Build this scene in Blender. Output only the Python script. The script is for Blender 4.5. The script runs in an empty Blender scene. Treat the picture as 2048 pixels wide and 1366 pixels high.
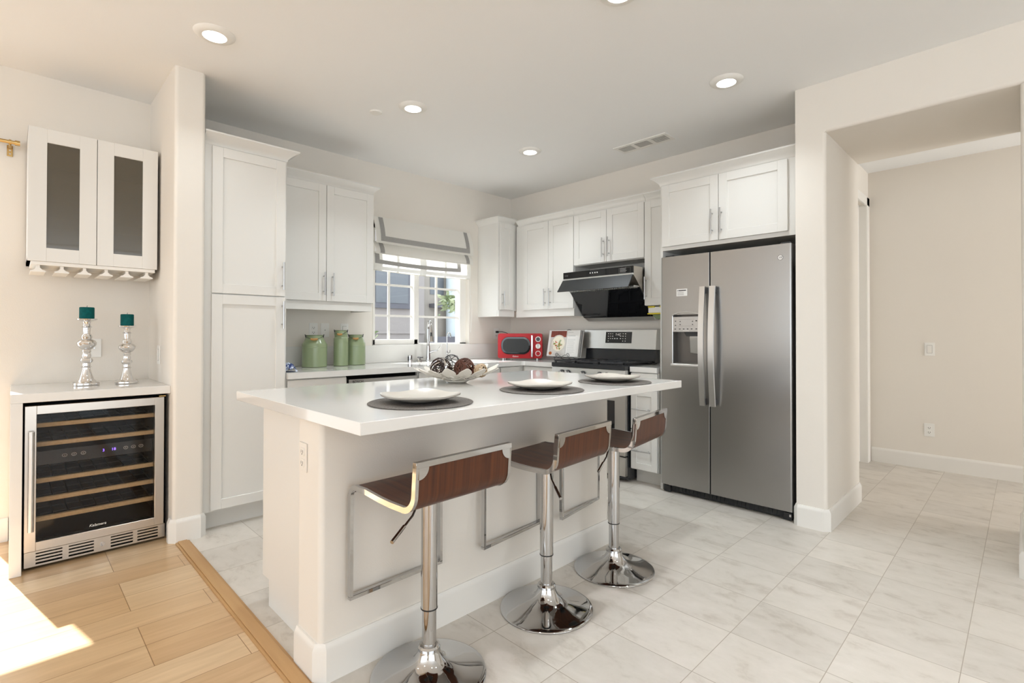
import bpy, bmesh, math, random
from mathutils import Vector, Matrix
random.seed(7)
S = bpy.context.scene
COL = S.collection
PI = math.pi

# ------------------------------------------------------------------ camera
FPX = 1015.58
cam = bpy.data.cameras.new('camera')
cam.sensor_fit = 'HORIZONTAL'; cam.sensor_width = 36.0
cam.lens = 36.0 * FPX / 2048.0
cam.shift_y = -23.023 / 2048.0
cam.clip_start = 0.05; cam.clip_end = 200
cam_o = bpy.data.objects.new('camera', cam); COL.objects.link(cam_o)
_y, _p, _r = math.radians(135.3264), math.radians(0.49659), math.radians(0.07793)
_f = Vector((math.cos(_p)*math.cos(_y), math.cos(_p)*math.sin(_y), math.sin(_p)))
_rt = Vector((math.sin(_y), -math.cos(_y), 0)); _up = _rt.cross(_f)
_r2 = _rt*math.cos(_r) + _up*math.sin(_r); _u2 = -_rt*math.sin(_r) + _up*math.cos(_r)
_m = Matrix((_r2, _u2, -_f)).transposed().to_4x4(); _m.translation = (0, 0, 1.16743)
cam_o.matrix_world = _m
S.camera = cam_o

# ------------------------------------------------------------------ view, world, sun, daylight, added fill
S.view_settings.view_transform = 'Standard'; S.view_settings.look = 'None'
S.view_settings.gamma = 1.0; S.view_settings.use_curve_mapping = False
S.view_settings.exposure = -0.08
S.cycles.use_denoising = True
S.cycles.max_bounces = 10; S.cycles.diffuse_bounces = 5; S.cycles.glossy_bounces = 5
S.cycles.transmission_bounces = 8; S.cycles.transparent_max_bounces = 12
S.cycles.caustics_reflective = False; S.cycles.caustics_refractive = False
S.cycles.sample_clamp_indirect = 6.0

W = bpy.data.worlds.new('sky'); S.world = W; W.use_nodes = True
_bg = W.node_tree.nodes['Background']
_bg.inputs[0].default_value = (0.90, 0.95, 1.0, 1); _bg.inputs[1].default_value = 3.0

sun = bpy.data.lights.new('sun', 'SUN'); sun.energy = 16.0; sun.angle = math.radians(0.6); sun.color = (1.0, 0.99, 0.97)
sun_o = bpy.data.objects.new('sun', sun); COL.objects.link(sun_o)
SUN_D = Vector((0.981*0.632, 0.193*0.632, -0.775))
sun_o.rotation_euler = SUN_D.to_track_quat('-Z', 'Y').to_euler(); sun_o.location = (-6, 0, 8)

def area(name, loc, d, sx, sy, power, color=(1, 1, 1)):
    l = bpy.data.lights.new(name, 'AREA'); l.shape = 'RECTANGLE'; l.size = sx; l.size_y = sy
    l.energy = power; l.color = color
    o = bpy.data.objects.new(name, l); COL.objects.link(o)
    o.location = loc; o.rotation_euler = Vector(d).to_track_quat('-Z', 'Z').to_euler()
    return o
# daylight through the sliding door, then added fill lamps out of view
area('daylight_sliding_door', (-4.16, -1.15, 1.1), (1, 0.1, 0.5), 2.05, 2.0, 2, (0.80, 0.92, 1.0))
area('fill_behind_camera', (0.9, -4.42, 1.3), (-0.1, 1, 1.8), 4.6, 1.8, 38, (0.66, 0.85, 1.0))  # upturned fill lamp added behind the camera to brighten the ceiling
area('fill_right_side', (3.92, -0.4, 1.3), (-1, 0.1, 1.8), 5.2, 1.8, 29, (0.68, 0.86, 1.0))  # unseen fill lamp added on the right, tilted up for ceiling bounce
area('fill_hall', (3.95, 4.95, 1.4), (-1, 0.0, 0.2), 1.2, 2.0, 160, (0.93, 0.96, 1.0))  # lamp added to brighten the hall; the wall there has no window
DOWNLIGHT_W = 1.0

# ------------------------------------------------------------------ materials
def lin(c):
    return tuple((x/12.92 if x <= 0.04045 else ((x+0.055)/1.055)**2.4) for x in c)
def hexc(h):
    return lin(tuple(int(h[i:i+2], 16)/255 for i in (0, 2, 4)))
def N(nt, t, **k):
    n = nt.nodes.new(t)
    for a, b in k.items(): setattr(n, a, b)
    return n
def pm(name, col, rough=0.5, metal=0.0, spec=0.5, bump=None, coat=0.0, trans=0.0, var=None, emit=None, estr=0.0, aniso=None):
    """principled material; bump=(scale, strength[, stretch xyz]); var=(scale, second colour, contrast[, stretch])"""
    m = bpy.data.materials.new(name); m.use_nodes = True; nt = m.node_tree
    b = nt.nodes['Principled BSDF']; L = nt.links.new
    if isinstance(col, str): col = hexc(col)
    b.inputs['Base Color'].default_value = (*col, 1)
    b.inputs['Roughness'].default_value = rough; b.inputs['Metallic'].default_value = metal
    b.inputs['Specular IOR Level'].default_value = spec
    b.inputs['Coat Weight'].default_value = coat; b.inputs['Coat Roughness'].default_value = 0.03
    b.inputs['Transmission Weight'].default_value = trans
    if emit:
        b.inputs['Emission Color'].default_value = (*emit, 1); b.inputs['Emission Strength'].default_value = estr
    if bump or var:
        tc = N(nt, 'ShaderNodeTexCoord')
    if bump:
        mp = N(nt, 'ShaderNodeMapping'); L(tc.outputs['Object'], mp.inputs['Vector'])
        mp.inputs['Scale'].default_value = bump[2] if len(bump) > 2 else (1, 1, 1)
        no = N(nt, 'ShaderNodeTexNoise'); no.inputs['Scale'].default_value = bump[0]; no.inputs['Detail'].default_value = 3
        L(mp.outputs[0], no.inputs['Vector'])
        bu = N(nt, 'ShaderNodeBump'); bu.inputs['Strength'].default_value = bump[1]; bu.inputs['Distance'].default_value = 0.01
        L(no.outputs[0], bu.inputs['Height']); L(bu.outputs[0], b.inputs['Normal'])
    if var:
        mp = N(nt, 'ShaderNodeMapping'); L(tc.outputs['Object'], mp.inputs['Vector'])
        mp.inputs['Scale'].default_value = var[3] if len(var) > 3 else (1, 1, 1)
        no = N(nt, 'ShaderNodeTexNoise'); no.inputs['Scale'].default_value = var[0]; no.inputs['Detail'].default_value = 5
        L(mp.outputs[0], no.inputs['Vector'])
        cr = N(nt, 'ShaderNodeValToRGB'); w = var[2]
        cr.color_ramp.elements[0].position = 0.5 - w; cr.color_ramp.elements[1].position = 0.5 + w
        c2 = hexc(var[1]) if isinstance(var[1], str) else var[1]
        cr.color_ramp.elements[0].color = (*col, 1); cr.color_ramp.elements[1].color = (*c2, 1)
        L(no.outputs[0], cr.inputs[0]); L(cr.outputs[0], b.inputs['Base Color'])
    return m

def glass_mat(name, tint=(1, 1, 1), refl=1.0):
    m = bpy.data.materials.new(name); m.use_nodes = True; nt = m.node_tree; nt.nodes.clear(); L = nt.links.new
    out = N(nt, 'ShaderNodeOutputMaterial'); mix = N(nt, 'ShaderNodeMixShader')
    tr = N(nt, 'ShaderNodeBsdfTransparent'); tr.inputs[0].default_value = (*tint, 1)
    gl = N(nt, 'ShaderNodeBsdfGlossy'); gl.inputs['Roughness'].default_value = 0.01
    fr = N(nt, 'ShaderNodeFresnel'); fr.inputs[0].default_value = 1.45
    mu = N(nt, 'ShaderNodeMath', operation='MULTIPLY'); mu.inputs[1].default_value = refl
    ge = N(nt, 'ShaderNodeNewGeometry'); inv = N(nt, 'ShaderNodeMath', operation='SUBTRACT'); inv.inputs[0].default_value = 1.0; L(ge.outputs['Backfacing'], inv.inputs[1])
    m2 = N(nt, 'ShaderNodeMath', operation='MULTIPLY'); L(mu.outputs[0], m2.inputs[0]); L(inv.outputs[0], m2.inputs[1])
    L(fr.outputs[0], mu.inputs[0]); L(m2.outputs[0], mix.inputs[0]); L(tr.outputs[0], mix.inputs[1]); L(gl.outputs[0], mix.inputs[2])
    L(mix.outputs[0], out.inputs[0])
    return m

M = {}
M['wall'] = pm('wall_paint', 'E7E1D8', 0.85, spec=0.2, bump=(220, 0.06))
M['ceil'] = pm('ceiling_paint', 'F3F3F2', 0.9, spec=0.15, bump=(160, 0.05))
M['trim'] = pm('trim_paint', 'EAE7E1', 0.45, spec=0.4)
M['cab'] = pm('cabinet_paint', 'E2E0DB', 0.38, spec=0.4)
M['quartz'] = pm('white_quartz', 'E0DEDA', 0.06, spec=0.55)
M['splash'] = pm('quartz_splash', 'E4E2DD', 0.16, spec=0.5)
M['steel'] = pm('brushed_steel', (0.50, 0.49, 0.47), 0.30, 1.0, bump=(60, 0.02, (1, 1, 0.04)))
M['fsteel'] = pm('fridge_steel', (0.40, 0.395, 0.385), 0.28, 1.0, bump=(2.2, 0.06, (1, 1, 2.2)))
M['wsteel'] = pm('warm_steel', (0.58, 0.54, 0.49), 0.28, 1.0)
M['nickel'] = pm('satin_nickel', (0.52, 0.52, 0.52), 0.28, 1.0)
M['recess'] = pm('dispenser_recess', (0.16, 0.15, 0.14), 0.35, 0.7)
M['lsteel'] = pm('light_steel', (0.74, 0.74, 0.73), 0.32, 1.0)
M['chrome'] = pm('chrome', (0.56, 0.555, 0.55), 0.05, 1.0)
M['silver'] = pm('mercury_glass', (0.76, 0.76, 0.76), 0.08, 1.0, bump=(30, 0.10))
M['brass'] = pm('brass', (0.55, 0.38, 0.16), 0.25, 1.0)
M['black'] = pm('black_plastic', (0.012, 0.012, 0.013), 0.4)
M['dark'] = pm('dark_metal', (0.03, 0.03, 0.032), 0.45)
M['gap'] = pm('black_void', (0.004, 0.004, 0.004), 0.8, spec=0.1)
M['iron'] = pm('cast_iron', (0.022, 0.022, 0.025), 0.5, bump=(300, 0.1))
M['enamel'] = pm('black_enamel', (0.02, 0.021, 0.024), 0.18)
M['bglass'] = pm('black_glass', (0.006, 0.006, 0.007), 0.04, spec=0.6)
M['hoodgrey'] = pm('charcoal_panel', (0.028, 0.029, 0.029), 0.4, spec=0.3)
M['white'] = pm('white_plastic', 'EDEBE6', 0.35)
M['walnut'] = pm('walnut_veneer', '3E2012', 0.36, spec=0.3, coat=0.08, var=(9, '5E331B', 0.22, (0.25, 9, 0.25)))
M['teal'] = pm('teal_wax', '07494A', 0.75, spec=0.15, var=(60, '0A5C5B', 0.2))
M['green'] = pm('sage_enamel', '8E9C78', 0.25, coat=0.25)
M['gripwood'] = pm('light_wood_grip', 'B98A4E', 0.5)
M['oak'] = pm('oak_strip', 'BF9765', 0.4, var=(5, 'AF8656', 0.25, (0.5, 6, 6)))
M['shelfwood'] = pm('beech_shelf', 'DCC298', 0.45, var=(12, 'C7A97C', 0.25, (1, 8, 8)))
M['red'] = pm('red_enamel', 'A80A14', 0.3, spec=0.3, coat=0.1)
M['plate'] = pm('stoneware', 'CFC9BF', 0.2, coat=0.15)
M['mat'] = pm('woven_vinyl', '5E5853', 0.6, bump=(420, 0.6), var=(300, '78716B', 0.12))
M['bowl'] = pm('white_metal_leaf', 'E6E0D6', 0.35)
M['twig1'] = pm('dark_twig', '2A1711', 0.45)
M['twig2'] = pm('brown_twig', '4E2614', 0.45)
M['twig3'] = pm('pale_twig', 'B9A286', 0.6)
M['linen'] = pm('shade_fabric', 'E8E5DE', 0.85, spec=0.1)
M['band'] = pm('shade_trim', 'A8A6A2', 0.8, spec=0.1, var=(200, '9C9A97', 0.15))
M['lens'] = pm('lamp_lens', 'FFFFFF', 0.4, emit=(1, 0.97, 0.92), estr=6.0)
M['led'] = pm('blue_display', (0.02, 0.01, 0.1), 0.4, emit=(0.25, 0.12, 1.0), estr=5.0)
M['paper'] = pm('paper', 'ECEAE6', 0.7)
M['ink'] = pm('grey_ink', '8E8C8A', 0.7)
M['yellow'] = pm('yellow_plastic', 'D9C72A', 0.4)
M['blue'] = pm('blue_cloth', '2C3F78', 0.8, var=(40, 'D3DCEB', 0.06))
M['lettering'] = pm('pale_lettering', 'E9E6E2', 0.4)
M['glass'] = glass_mat('window_glass', (0.93, 0.95, 0.96), 0.8)
M['coolglass'] = glass_mat('smoked_glass', (0.84, 0.82, 0.80), 0.8)
M['frost'] = pm('bronze_glass', (0.26, 0.215, 0.135), 0.22, spec=0.4, trans=0.75, coat=0.7)

# fabric of the lowest fold lets the window light through
def translucent(name, col, f):
    m = bpy.data.materials.new(name); m.use_nodes = True; nt = m.node_tree; nt.nodes.clear(); L = nt.links.new
    o = N(nt, 'ShaderNodeOutputMaterial'); mx = N(nt, 'ShaderNodeMixShader'); mx.inputs[0].default_value = f
    a = N(nt, 'ShaderNodeBsdfDiffuse'); a.inputs[0].default_value = (*hexc(col), 1)
    t = N(nt, 'ShaderNodeBsdfTranslucent'); t.inputs[0].default_value = (*hexc(col), 1)
    L(a.outputs[0], mx.inputs[1]); L(t.outputs[0], mx.inputs[2]); L(mx.outputs[0], o.inputs[0]); return m
M['sheer'] = translucent('shade_fabric_single_layer', 'ECEAE4', 0.45)

def plank_mat():
    m = bpy.data.materials.new('maple_planks'); m.use_nodes = True; nt = m.node_tree; L = nt.links.new
    b = nt.nodes['Principled BSDF']; tc = N(nt, 'ShaderNodeTexCoord')
    mp = N(nt, 'ShaderNodeMapping'); mp.inputs['Rotation'].default_value = (0, 0, PI/2); mp.inputs['Location'].default_value = (0.37, 1.994+0.165*40, 0)
    L(tc.outputs['Object'], mp.inputs['Vector'])
    br = N(nt, 'ShaderNodeTexBrick'); br.offset = 0.37; br.offset_frequency = 3
    br.inputs['Scale'].default_value = 1; br.inputs['Brick Width'].default_value = 0.72; br.inputs['Row Height'].default_value = 0.165
    br.inputs['Mortar Size'].default_value = 0.0014; br.inputs['Bias'].default_value = 0.0
    br.inputs['Color1'].default_value = (*hexc('D6BB96'), 1); br.inputs['Color2'].default_value = (*hexc('BE9A70'), 1)
    br.inputs['Mortar'].default_value = (*hexc('8A6A45'), 1)
    L(mp.outputs[0], br.inputs['Vector'])
    m2 = N(nt, 'ShaderNodeMapping'); m2.inputs['Scale'].default_value = (14, 1.3, 1); L(tc.outputs['Object'], m2.inputs['Vector'])
    no = N(nt, 'ShaderNodeTexNoise'); no.inputs['Scale'].default_value = 2.2; no.inputs['Detail'].default_value = 6; no.inputs['Distortion'].default_value = 0.6
    L(m2.outputs[0], no.inputs['Vector'])
    cr = N(nt, 'ShaderNodeValToRGB'); cr.color_ramp.elements[0].position = 0.3; cr.color_ramp.elements[1].position = 0.75
    cr.color_ramp.elements[0].color = (0.86, 0.82, 0.78, 1); cr.color_ramp.elements[1].color = (1.06, 1.06, 1.06, 1)
    L(no.outputs[0], cr.inputs[0])
    mx = N(nt, 'ShaderNodeMix', data_type='RGBA', blend_type='MULTIPLY'); mx.inputs[0].default_value = 1
    L(br.outputs['Color'], mx.inputs[6]); L(cr.outputs[0], mx.inputs[7]); L(mx.outputs[2], b.inputs['Base Color'])
    b.inputs['Roughness'].default_value = 0.28
    return m
def tile_mat():
    m = bpy.data.materials.new('travertine_tile'); m.use_nodes = True; nt = m.node_tree; L = nt.links.new
    b = nt.nodes['Principled BSDF']; tc = N(nt, 'ShaderNodeTexCoord')
    mp = N(nt, 'ShaderNodeMapping'); mp.inputs['Location'].default_value = (0.82 + 0.328*40, -2.018 + 0.328*40, 0)
    L(tc.outputs['Object'], mp.inputs['Vector'])
    br = N(nt, 'ShaderNodeTexBrick'); br.offset = 0.0; br.inputs['Scale'].default_value = 1
    br.inputs['Brick Width'].default_value = 0.328; br.inputs['Row Height'].default_value = 0.328
    br.inputs['Mortar Size'].default_value = 0.0016; br.inputs['Mortar Smooth'].default_value = 0.3
    br.inputs['Color1'].default_value = (0, 0, 0, 1); br.inputs['Color2'].default_value = (1, 1, 1, 1); br.inputs['Mortar'].default_value = (0.5, 0.5, 0.5, 1)
    L(mp.outputs[0], br.inputs['Vector'])
    # each tile shifts the cloud pattern
    sc = N(nt, 'ShaderNodeVectorMath', operation='SCALE'); sc.inputs[3].default_value = 13.0; L(br.outputs['Color'], sc.inputs[0])
    ad = N(nt, 'ShaderNodeVectorMath', operation='ADD'); L(tc.outputs['Object'], ad.inputs[0]); L(sc.outputs[0], ad.inputs[1])
    m2 = N(nt, 'ShaderNodeMapping'); m2.inputs['Scale'].default_value = (3.2, 5.6, 3); L(ad.outputs[0], m2.inputs['Vector'])
    no = N(nt, 'ShaderNodeTexNoise'); no.inputs['Scale'].default_value = 1.9; no.inputs['Detail'].default_value = 9; no.inputs['Roughness'].default_value = 0.68; no.inputs['Distortion'].default_value = 0.35
    L(m2.outputs[0], no.inputs['Vector'])
    cr = N(nt, 'ShaderNodeValToRGB'); e = cr.color_ramp.elements
    e[0].position = 0.27; e[0].color = (*hexc('B7ADA1'), 1); e[1].position = 0.70; e[1].color = (*hexc('DAD3CA'), 1)
    k = e.new(0.46); k.color = (*hexc('D1CAC0'), 1)
    L(no.outputs[0], cr.inputs[0])
    hs = N(nt, 'ShaderNodeHueSaturation'); L(cr.outputs[0], hs.inputs['Color'])
    mr = N(nt, 'ShaderNodeMapRange'); mr.inputs[3].default_value = 0.93; mr.inputs[4].default_value = 1.05; L(br.outputs['Color'], mr.inputs[0]); L(mr.outputs[0], hs.inputs['Value'])
    mx = N(nt, 'ShaderNodeMix', data_type='RGBA'); L(br.outputs['Fac'], mx.inputs[0]); L(hs.outputs[0], mx.inputs[6]); mx.inputs[7].default_value = (*hexc('A59A8C'), 1)
    L(mx.outputs[2], b.inputs['Base Color']); b.inputs['Roughness'].default_value = 0.3; b.inputs['Specular IOR Level'].default_value = 0.4
    return m
M['planks'] = plank_mat(); M['tile'] = tile_mat()
M['stucco'] = pm('grey_stucco', '9B9593', 0.95, bump=(60, 0.2))
M['stucco2'] = pm('beige_stucco', '9F9890', 0.95, bump=(60, 0.2))
M['slate'] = pm('slate_frame', '62626A', 0.6)
M['pane'] = pm('dark_pane', '6C7076', 0.25)
M['pipe'] = pm('blue_grey_paint', 'C2CCD2', 0.6)
M['leaf'] = pm('leaf_green', '6F8458', 0.6, var=(6, 'C4CBA8', 0.2))
M['bark'] = pm('bark', '5A4A3C', 0.9)
M['paving'] = pm('grey_paving', '96928E', 0.9)

# ------------------------------------------------------------------ mesh builder
class MB:
    def __init__(self): self.bm = bmesh.new(); self.mi = 0
    def _v(self, pts): return [self.bm.verts.new(p) for p in pts]
    def face(self, vs):
        try:
            f = self.bm.faces.new(vs); f.material_index = self.mi; return f
        except ValueError: return None
    def hexa(self, p, bev=0.0, seg=2):
        """eight corners: bottom loop 0-3, top loop 4-7"""
        v = self._v(p)
        fs = [self.face([v[i] for i in q]) for q in ((3, 2, 1, 0), (4, 5, 6, 7), (0, 1, 5, 4), (1, 2, 6, 5), (2, 3, 7, 6), (3, 0, 4, 7))]
        if bev > 0:
            es = set(e for f in fs for e in f.edges)
            r = bmesh.ops.bevel(self.bm, geom=list(es), offset=bev, segments=seg, affect='EDGES', profile=0.5, clamp_overlap=True)
            for f in r['faces']: f.material_index = self.mi
        return self
    def box(self, x0, y0, z0, x1, y1, z1, bev=0.0, seg=2):
        x0, x1 = min(x0, x1), max(x0, x1); y0, y1 = min(y0, y1), max(y0, y1); z0, z1 = min(z0, z1), max(z0, z1)
        return self.hexa([(x0, y0, z0), (x1, y0, z0), (x1, y1, z0), (x0, y1, z0), (x0, y0, z1), (x1, y0, z1), (x1, y1, z1), (x0, y1, z1)], bev, seg)
    def cyl(self, p0, p1, r0, r1=None, n=24, caps=True):
        r1 = r0 if r1 is None else r1
        a, b = Vector(p0), Vector(p1); d = (b-a).normalized()
        u = d.orthogonal().normalized(); w = d.cross(u)
        A = self._v([a + (u*math.cos(2*PI*i/n) + w*math.sin(2*PI*i/n))*r0 for i in range(n)])
        B = self._v([b + (u*math.cos(2*PI*i/n) + w*math.sin(2*PI*i/n))*r1 for i in range(n)])
        for i in range(n): self.face([A[i], A[(i+1) % n], B[(i+1) % n], B[i]])
        if caps: self.face(A[::-1]); self.face(B)
        return self
    def tube(self, pts, r, n=8, closed=False):
        P = [Vector(p) for p in pts]; k = len(P); rings = []; u = None
        for i in range(k):
            if closed: t = (P[(i+1) % k] - P[i-1]).normalized()
            else: t = (P[min(i+1, k-1)] - P[max(i-1, 0)]).normalized()
            if u is None: u = t.orthogonal().normalized()
            else:
                u = (u - t*u.dot(t))
                u = u.normalized() if u.length > 1e-6 else t.orthogonal().normalized()
            w = t.cross(u); rr = r[i] if isinstance(r, (list, tuple)) else r
            rings.append(self._v([P[i] + (u*math.cos(2*PI*j/n) + w*math.sin(2*PI*j/n))*rr for j in range(n)]))
        for i in range(k if closed else k-1):
            a, b = rings[i], rings[(i+1) % k]
            for j in range(n): self.face([a[j], a[(j+1) % n], b[(j+1) % n], b[j]])
        if not closed: self.face(rings[0][::-1]); self.face(rings[-1])
        return self
    def lathe(self, prof, c=(0, 0, 0), n=32, sx=1.0, sy=1.0):
        rings = []
        for r, z in prof:
            if r < 1e-5: rings.append(self._v([(c[0], c[1], c[2]+z)]))
            else: rings.append(self._v([(c[0]+r*sx*math.cos(2*PI*i/n), c[1]+r*sy*math.sin(2*PI*i/n), c[2]+z) for i in range(n)]))
        for a, b in zip(rings, rings[1:]):
            for i in range(n):
                j = (i+1) % n
                if len(a) == 1 and len(b) == 1: continue
                if len(a) == 1: self.face([a[0], b[j], b[i]])
                elif len(b) == 1: self.face([a[i], a[j], b[0]])
                else: self.face([a[i], a[j], b[j], b[i]])
        if len(rings[0]) > 1: self.face(rings[0][::-1])
        if len(rings[-1]) > 1: self.face(rings[-1])
        return self
    def prism(self, poly, ax, a0, a1):
        """extrude polygon (in the two other axes, in xyz order) along axis ax"""
        def P(q, a):
            l = list(q); l.insert(ax, a); return tuple(l)
        A = self._v([P(q, a0) for q in poly]); B = self._v([P(q, a1) for q in poly]); n = len(poly)
        self.face(A[::-1]); self.face(B)
        for i in range(n): self.face([A[i], A[(i+1) % n], B[(i+1) % n], B[i]])
        return self
    def ribbon(self, path, th, ax, a0, a1, closed=False):
        """strip of thickness th following a 2D path, extruded along ax"""
        n = len(path); L, R = [], []
        for i in range(n):
            p0 = path[i-1] if (closed or i > 0) else path[i]; p1 = path[(i+1) % n] if (closed or i < n-1) else path[i]
            t = Vector((p1[0]-p0[0], p1[1]-p0[1])).normalized(); nn = Vector((-t.y, t.x))
            L.append(Vector(path[i]) + nn*th/2); R.append(Vector(path[i]) - nn*th/2)
        def P(q, a):
            l = [q[0], q[1]]; l.insert(ax, a); return tuple(l)
        V = [[self.bm.verts.new(P(q, a)) for q in s] for s in (L, R) for a in (a0, a1)]
        for i in range(n if closed else n-1):
            j = (i+1) % n
            self.face([V[0][i], V[0][j], V[1][j], V[1][i]]); self.face([V[3][i], V[3][j], V[2][j], V[2][i]])
            self.face([V[2][i], V[2][j], V[0][j], V[0][i]]); self.face([V[1][i], V[1][j], V[3][j], V[3][i]])
        if not closed:
            for i in (0, n-1): self.face([V[0][i], V[1][i], V[3][i], V[2][i]])
        return self
    def grid(self, pts):
        V = [self._v(row) for row in pts]
        for a, b in zip(V, V[1:]):
            for i in range(len(a)-1): self.face([a[i], a[i+1], b[i+1], b[i]])
        return self
    def mesh(self, me):
        self.bm.from_mesh(me); return self
    def xf(self, mat):
        bmesh.ops.transform(self.bm, matrix=mat, verts=self.bm.verts); return self
    def build(self, name, mat, parent=None, world=False, angle=35):
        if world and parent is not None:
            r = parent
            while r.parent: r = r.parent
            mi = Matrix.Translation(r.location) @ r.rotation_euler.to_matrix().to_4x4()
            self.xf(mi.inverted())
        bmesh.ops.recalc_face_normals(self.bm, faces=self.bm.faces)
        me = bpy.data.meshes.new(name); self.bm.to_mesh(me); self.bm.free()
        for mm in (mat if isinstance(mat, (list, tuple)) else [mat]): me.materials.append(M[mm])
        me.polygons.foreach_set('use_smooth', [True]*len(me.polygons))
        me.set_sharp_from_angle(angle=math.radians(angle))
        o = bpy.data.objects.new(name, me); COL.objects.link(o)
        wn = o.modifiers.new('weighted_normals', 'WEIGHTED_NORMAL'); wn.keep_sharp = True; wn.weight = 100
        if parent is not None: o.parent = parent
        return o

def tag(o, label, cat, group=None):
    o['label'] = label; o['category'] = cat
    if group: o['group'] = group
    return o
def thing(name, label, cat, loc=(0, 0, 0), rz=0.0, group=None):
    o = bpy.data.objects.new(name, None); COL.objects.link(o); o.empty_display_size = 0.05
    o.location = loc; o.rotation_euler = (0, 0, rz)
    return tag(o, label, cat, group)
def struct(o):
    o['kind'] = 'structure'; return o
def kids(o): return [c for c in bpy.data.objects if c.parent == o]
def dup(root, loc, rz, label, group=None):
    r = root.copy(); COL.objects.link(r); r.location = loc; r.rotation_euler = (0, 0, rz); r['label'] = label
    if group: r['group'] = group
    def rec(a, b):
        for ch in kids(a):
            if ch.type == 'LIGHT': continue
            c = ch.copy(); COL.objects.link(c); c.parent = b; rec(ch, c)
    rec(root, r)
    return r
_txt = {}
def text(s, size, origin, right, up, name, mat, parent, world=True, ex=0.0006, align='CENTER', italic=0.0):
    cu = bpy.data.curves.new('lettering', 'FONT'); cu.body = s; cu.size = size; cu.extrude = ex
    cu.align_x = align; cu.align_y = 'CENTER'; cu.shear = italic; cu.resolution_u = 3
    o = bpy.data.objects.new('lettering', cu); COL.objects.link(o)
    dg = bpy.context.evaluated_depsgraph_get(); dg.update()
    me = bpy.data.meshes.new_from_object(o.evaluated_get(dg))
    bpy.data.objects.remove(o); bpy.data.curves.remove(cu)
    r = Vector(right).normalized(); u = Vector(up).normalized(); n = r.cross(u)
    mt = Matrix((r, u, n)).transposed().to_4x4(); mt.translation = Vector(origin)
    b = MB().mesh(me); bpy.data.meshes.remove(me)
    for f in b.bm.faces: f.material_index = 0
    b.xf(mt)
    return b.build(name, mat, parent, world=world)
def arc2(c, r, a0, a1, n=8):
    return [(c[0]+r*math.cos(a0+(a1-a0)*i/n), c[1]+r*math.sin(a0+(a1-a0)*i/n)) for i in range(n+1)]
def rrect(x0, y0, x1, y1, r, n=6):
    p = []
    for cx, cy, a in ((x1-r, y1-r, 0), (x0+r, y1-r, PI/2), (x0+r, y0+r, PI), (x1-r, y0+r, 1.5*PI)):
        p += arc2((cx, cy), r, a, a+PI/2, n)
    return p

# ------------------------------------------------------------------ room
XW, YW, ZC = -4.046, 3.982, 2.678
WY0, WY1, WZ0, WZ1 = 2.27, 3.375, 1.07, 2.20        # kitchen window opening
b = MB().box(XW, 0.69, -0.06, 4.0, 6.0, 0.0); struct(b.build('floor', 'tile'))
b = MB().box(XW-0.15, -4.5, -0.06, 4.0, 0.69, 0.0); struct(b.build('floor.001', 'planks'))
b = MB().prism([(XW+0.72, 0.662), (4.0, 0.662), (4.0, 0.728), (XW+0.72, 0.728)], 2, -0.002, 0.006)
b.box(XW+0.72, 0.672, 0.006, 4.0, 0.718, 0.012, 0.004); struct(b.build('trim_1', 'oak'))
b = MB().box(XW-0.15, -4.6, ZC, 4.1, 6.0, ZC+0.1); struct(b.build('ceiling', 'ceil'))
b = MB()
t = 0.15
b.box(XW-t, -0.08, 0, XW, WY0, ZC); b.box(XW-t, WY1, 0, XW, YW+0.1, ZC)
b.box(XW-t, WY0, 0, XW, WY1, WZ0); b.box(XW-t, WY0, WZ1, XW, WY1, ZC)
b.box(XW-t, -1.0, 2.15, XW, -0.08, ZC); b.box(XW-t, -4.6, 0, XW, -1.0, ZC)
struct(b.build('wall_left', 'wall'))
b = MB().box(XW, YW, 0, -0.996, YW+0.1, ZC); struct(b.build('wall_back', 'wall'))
# wing wall between the wine nook and the pantry, with rounded plaster corners
b = MB(); b.prism([(XW, 0.649)] + arc2((-3.344-0.02, 0.669), 0.02, -PI/2, 0, 5) + arc2((-3.364, 0.782), 0.02, 0, PI/2, 5) + [(XW, 0.802)], 2, 0, ZC)
struct(b.build('wall_wing', 'wall'))
# fridge return wall, arch header and the wall on its other side
b = MB(); rr = 0.02; hz = 2.378
b.prism([(-0.996, YW+0.1)] + [(-0.996, 3.447)] + arc2((-0.831-rr, 3.447+rr), rr, -PI/2, 0, 5) + [(-0.831, 4.27), (-1.03, 4.27)] + [(-1.03, YW+0.1)], 2, 0, hz)
b.prism([(-0.996, YW+0.1), (-0.996, 3.447), (-0.831, 3.447), (-0.831, 4.27), (-1.03, 4.27), (-1.03, YW+0.1)], 2, hz, ZC)
hp = [(3.447, ZC), (4.27, ZC), (4.27, hz)] + [(p[0], p[1]) for p in arc2((3.447+rr, hz+rr), rr, -PI/2, -PI, 5)]
b.prism(hp, 0, -0.831, 4.0)
b.prism([(-0.012, 4.27)] + arc2((-0.012+rr, 3.447+rr), rr, PI, 1.5*PI, 5) + [(4.0, 3.447), (4.0, 4.27)], 2, 0, hz)
struct(b.build('wall_arch', 'wall'))
b = MB().box(-1.25, 5.70, 0, 4.0, 5.8, ZC); struct(b.build('wall_hall', 'wall'))
b = MB().box(-1.13, 4.27, 0, -1.03, 4.85, ZC); b.box(-1.13, 4.85, 2.36, -1.03, 5.62, ZC); b.box(-1.13, 5.62, 0, -1.03, 5.70, ZC)
struct(b.build('wall_hall_side', 'wall'))
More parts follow.
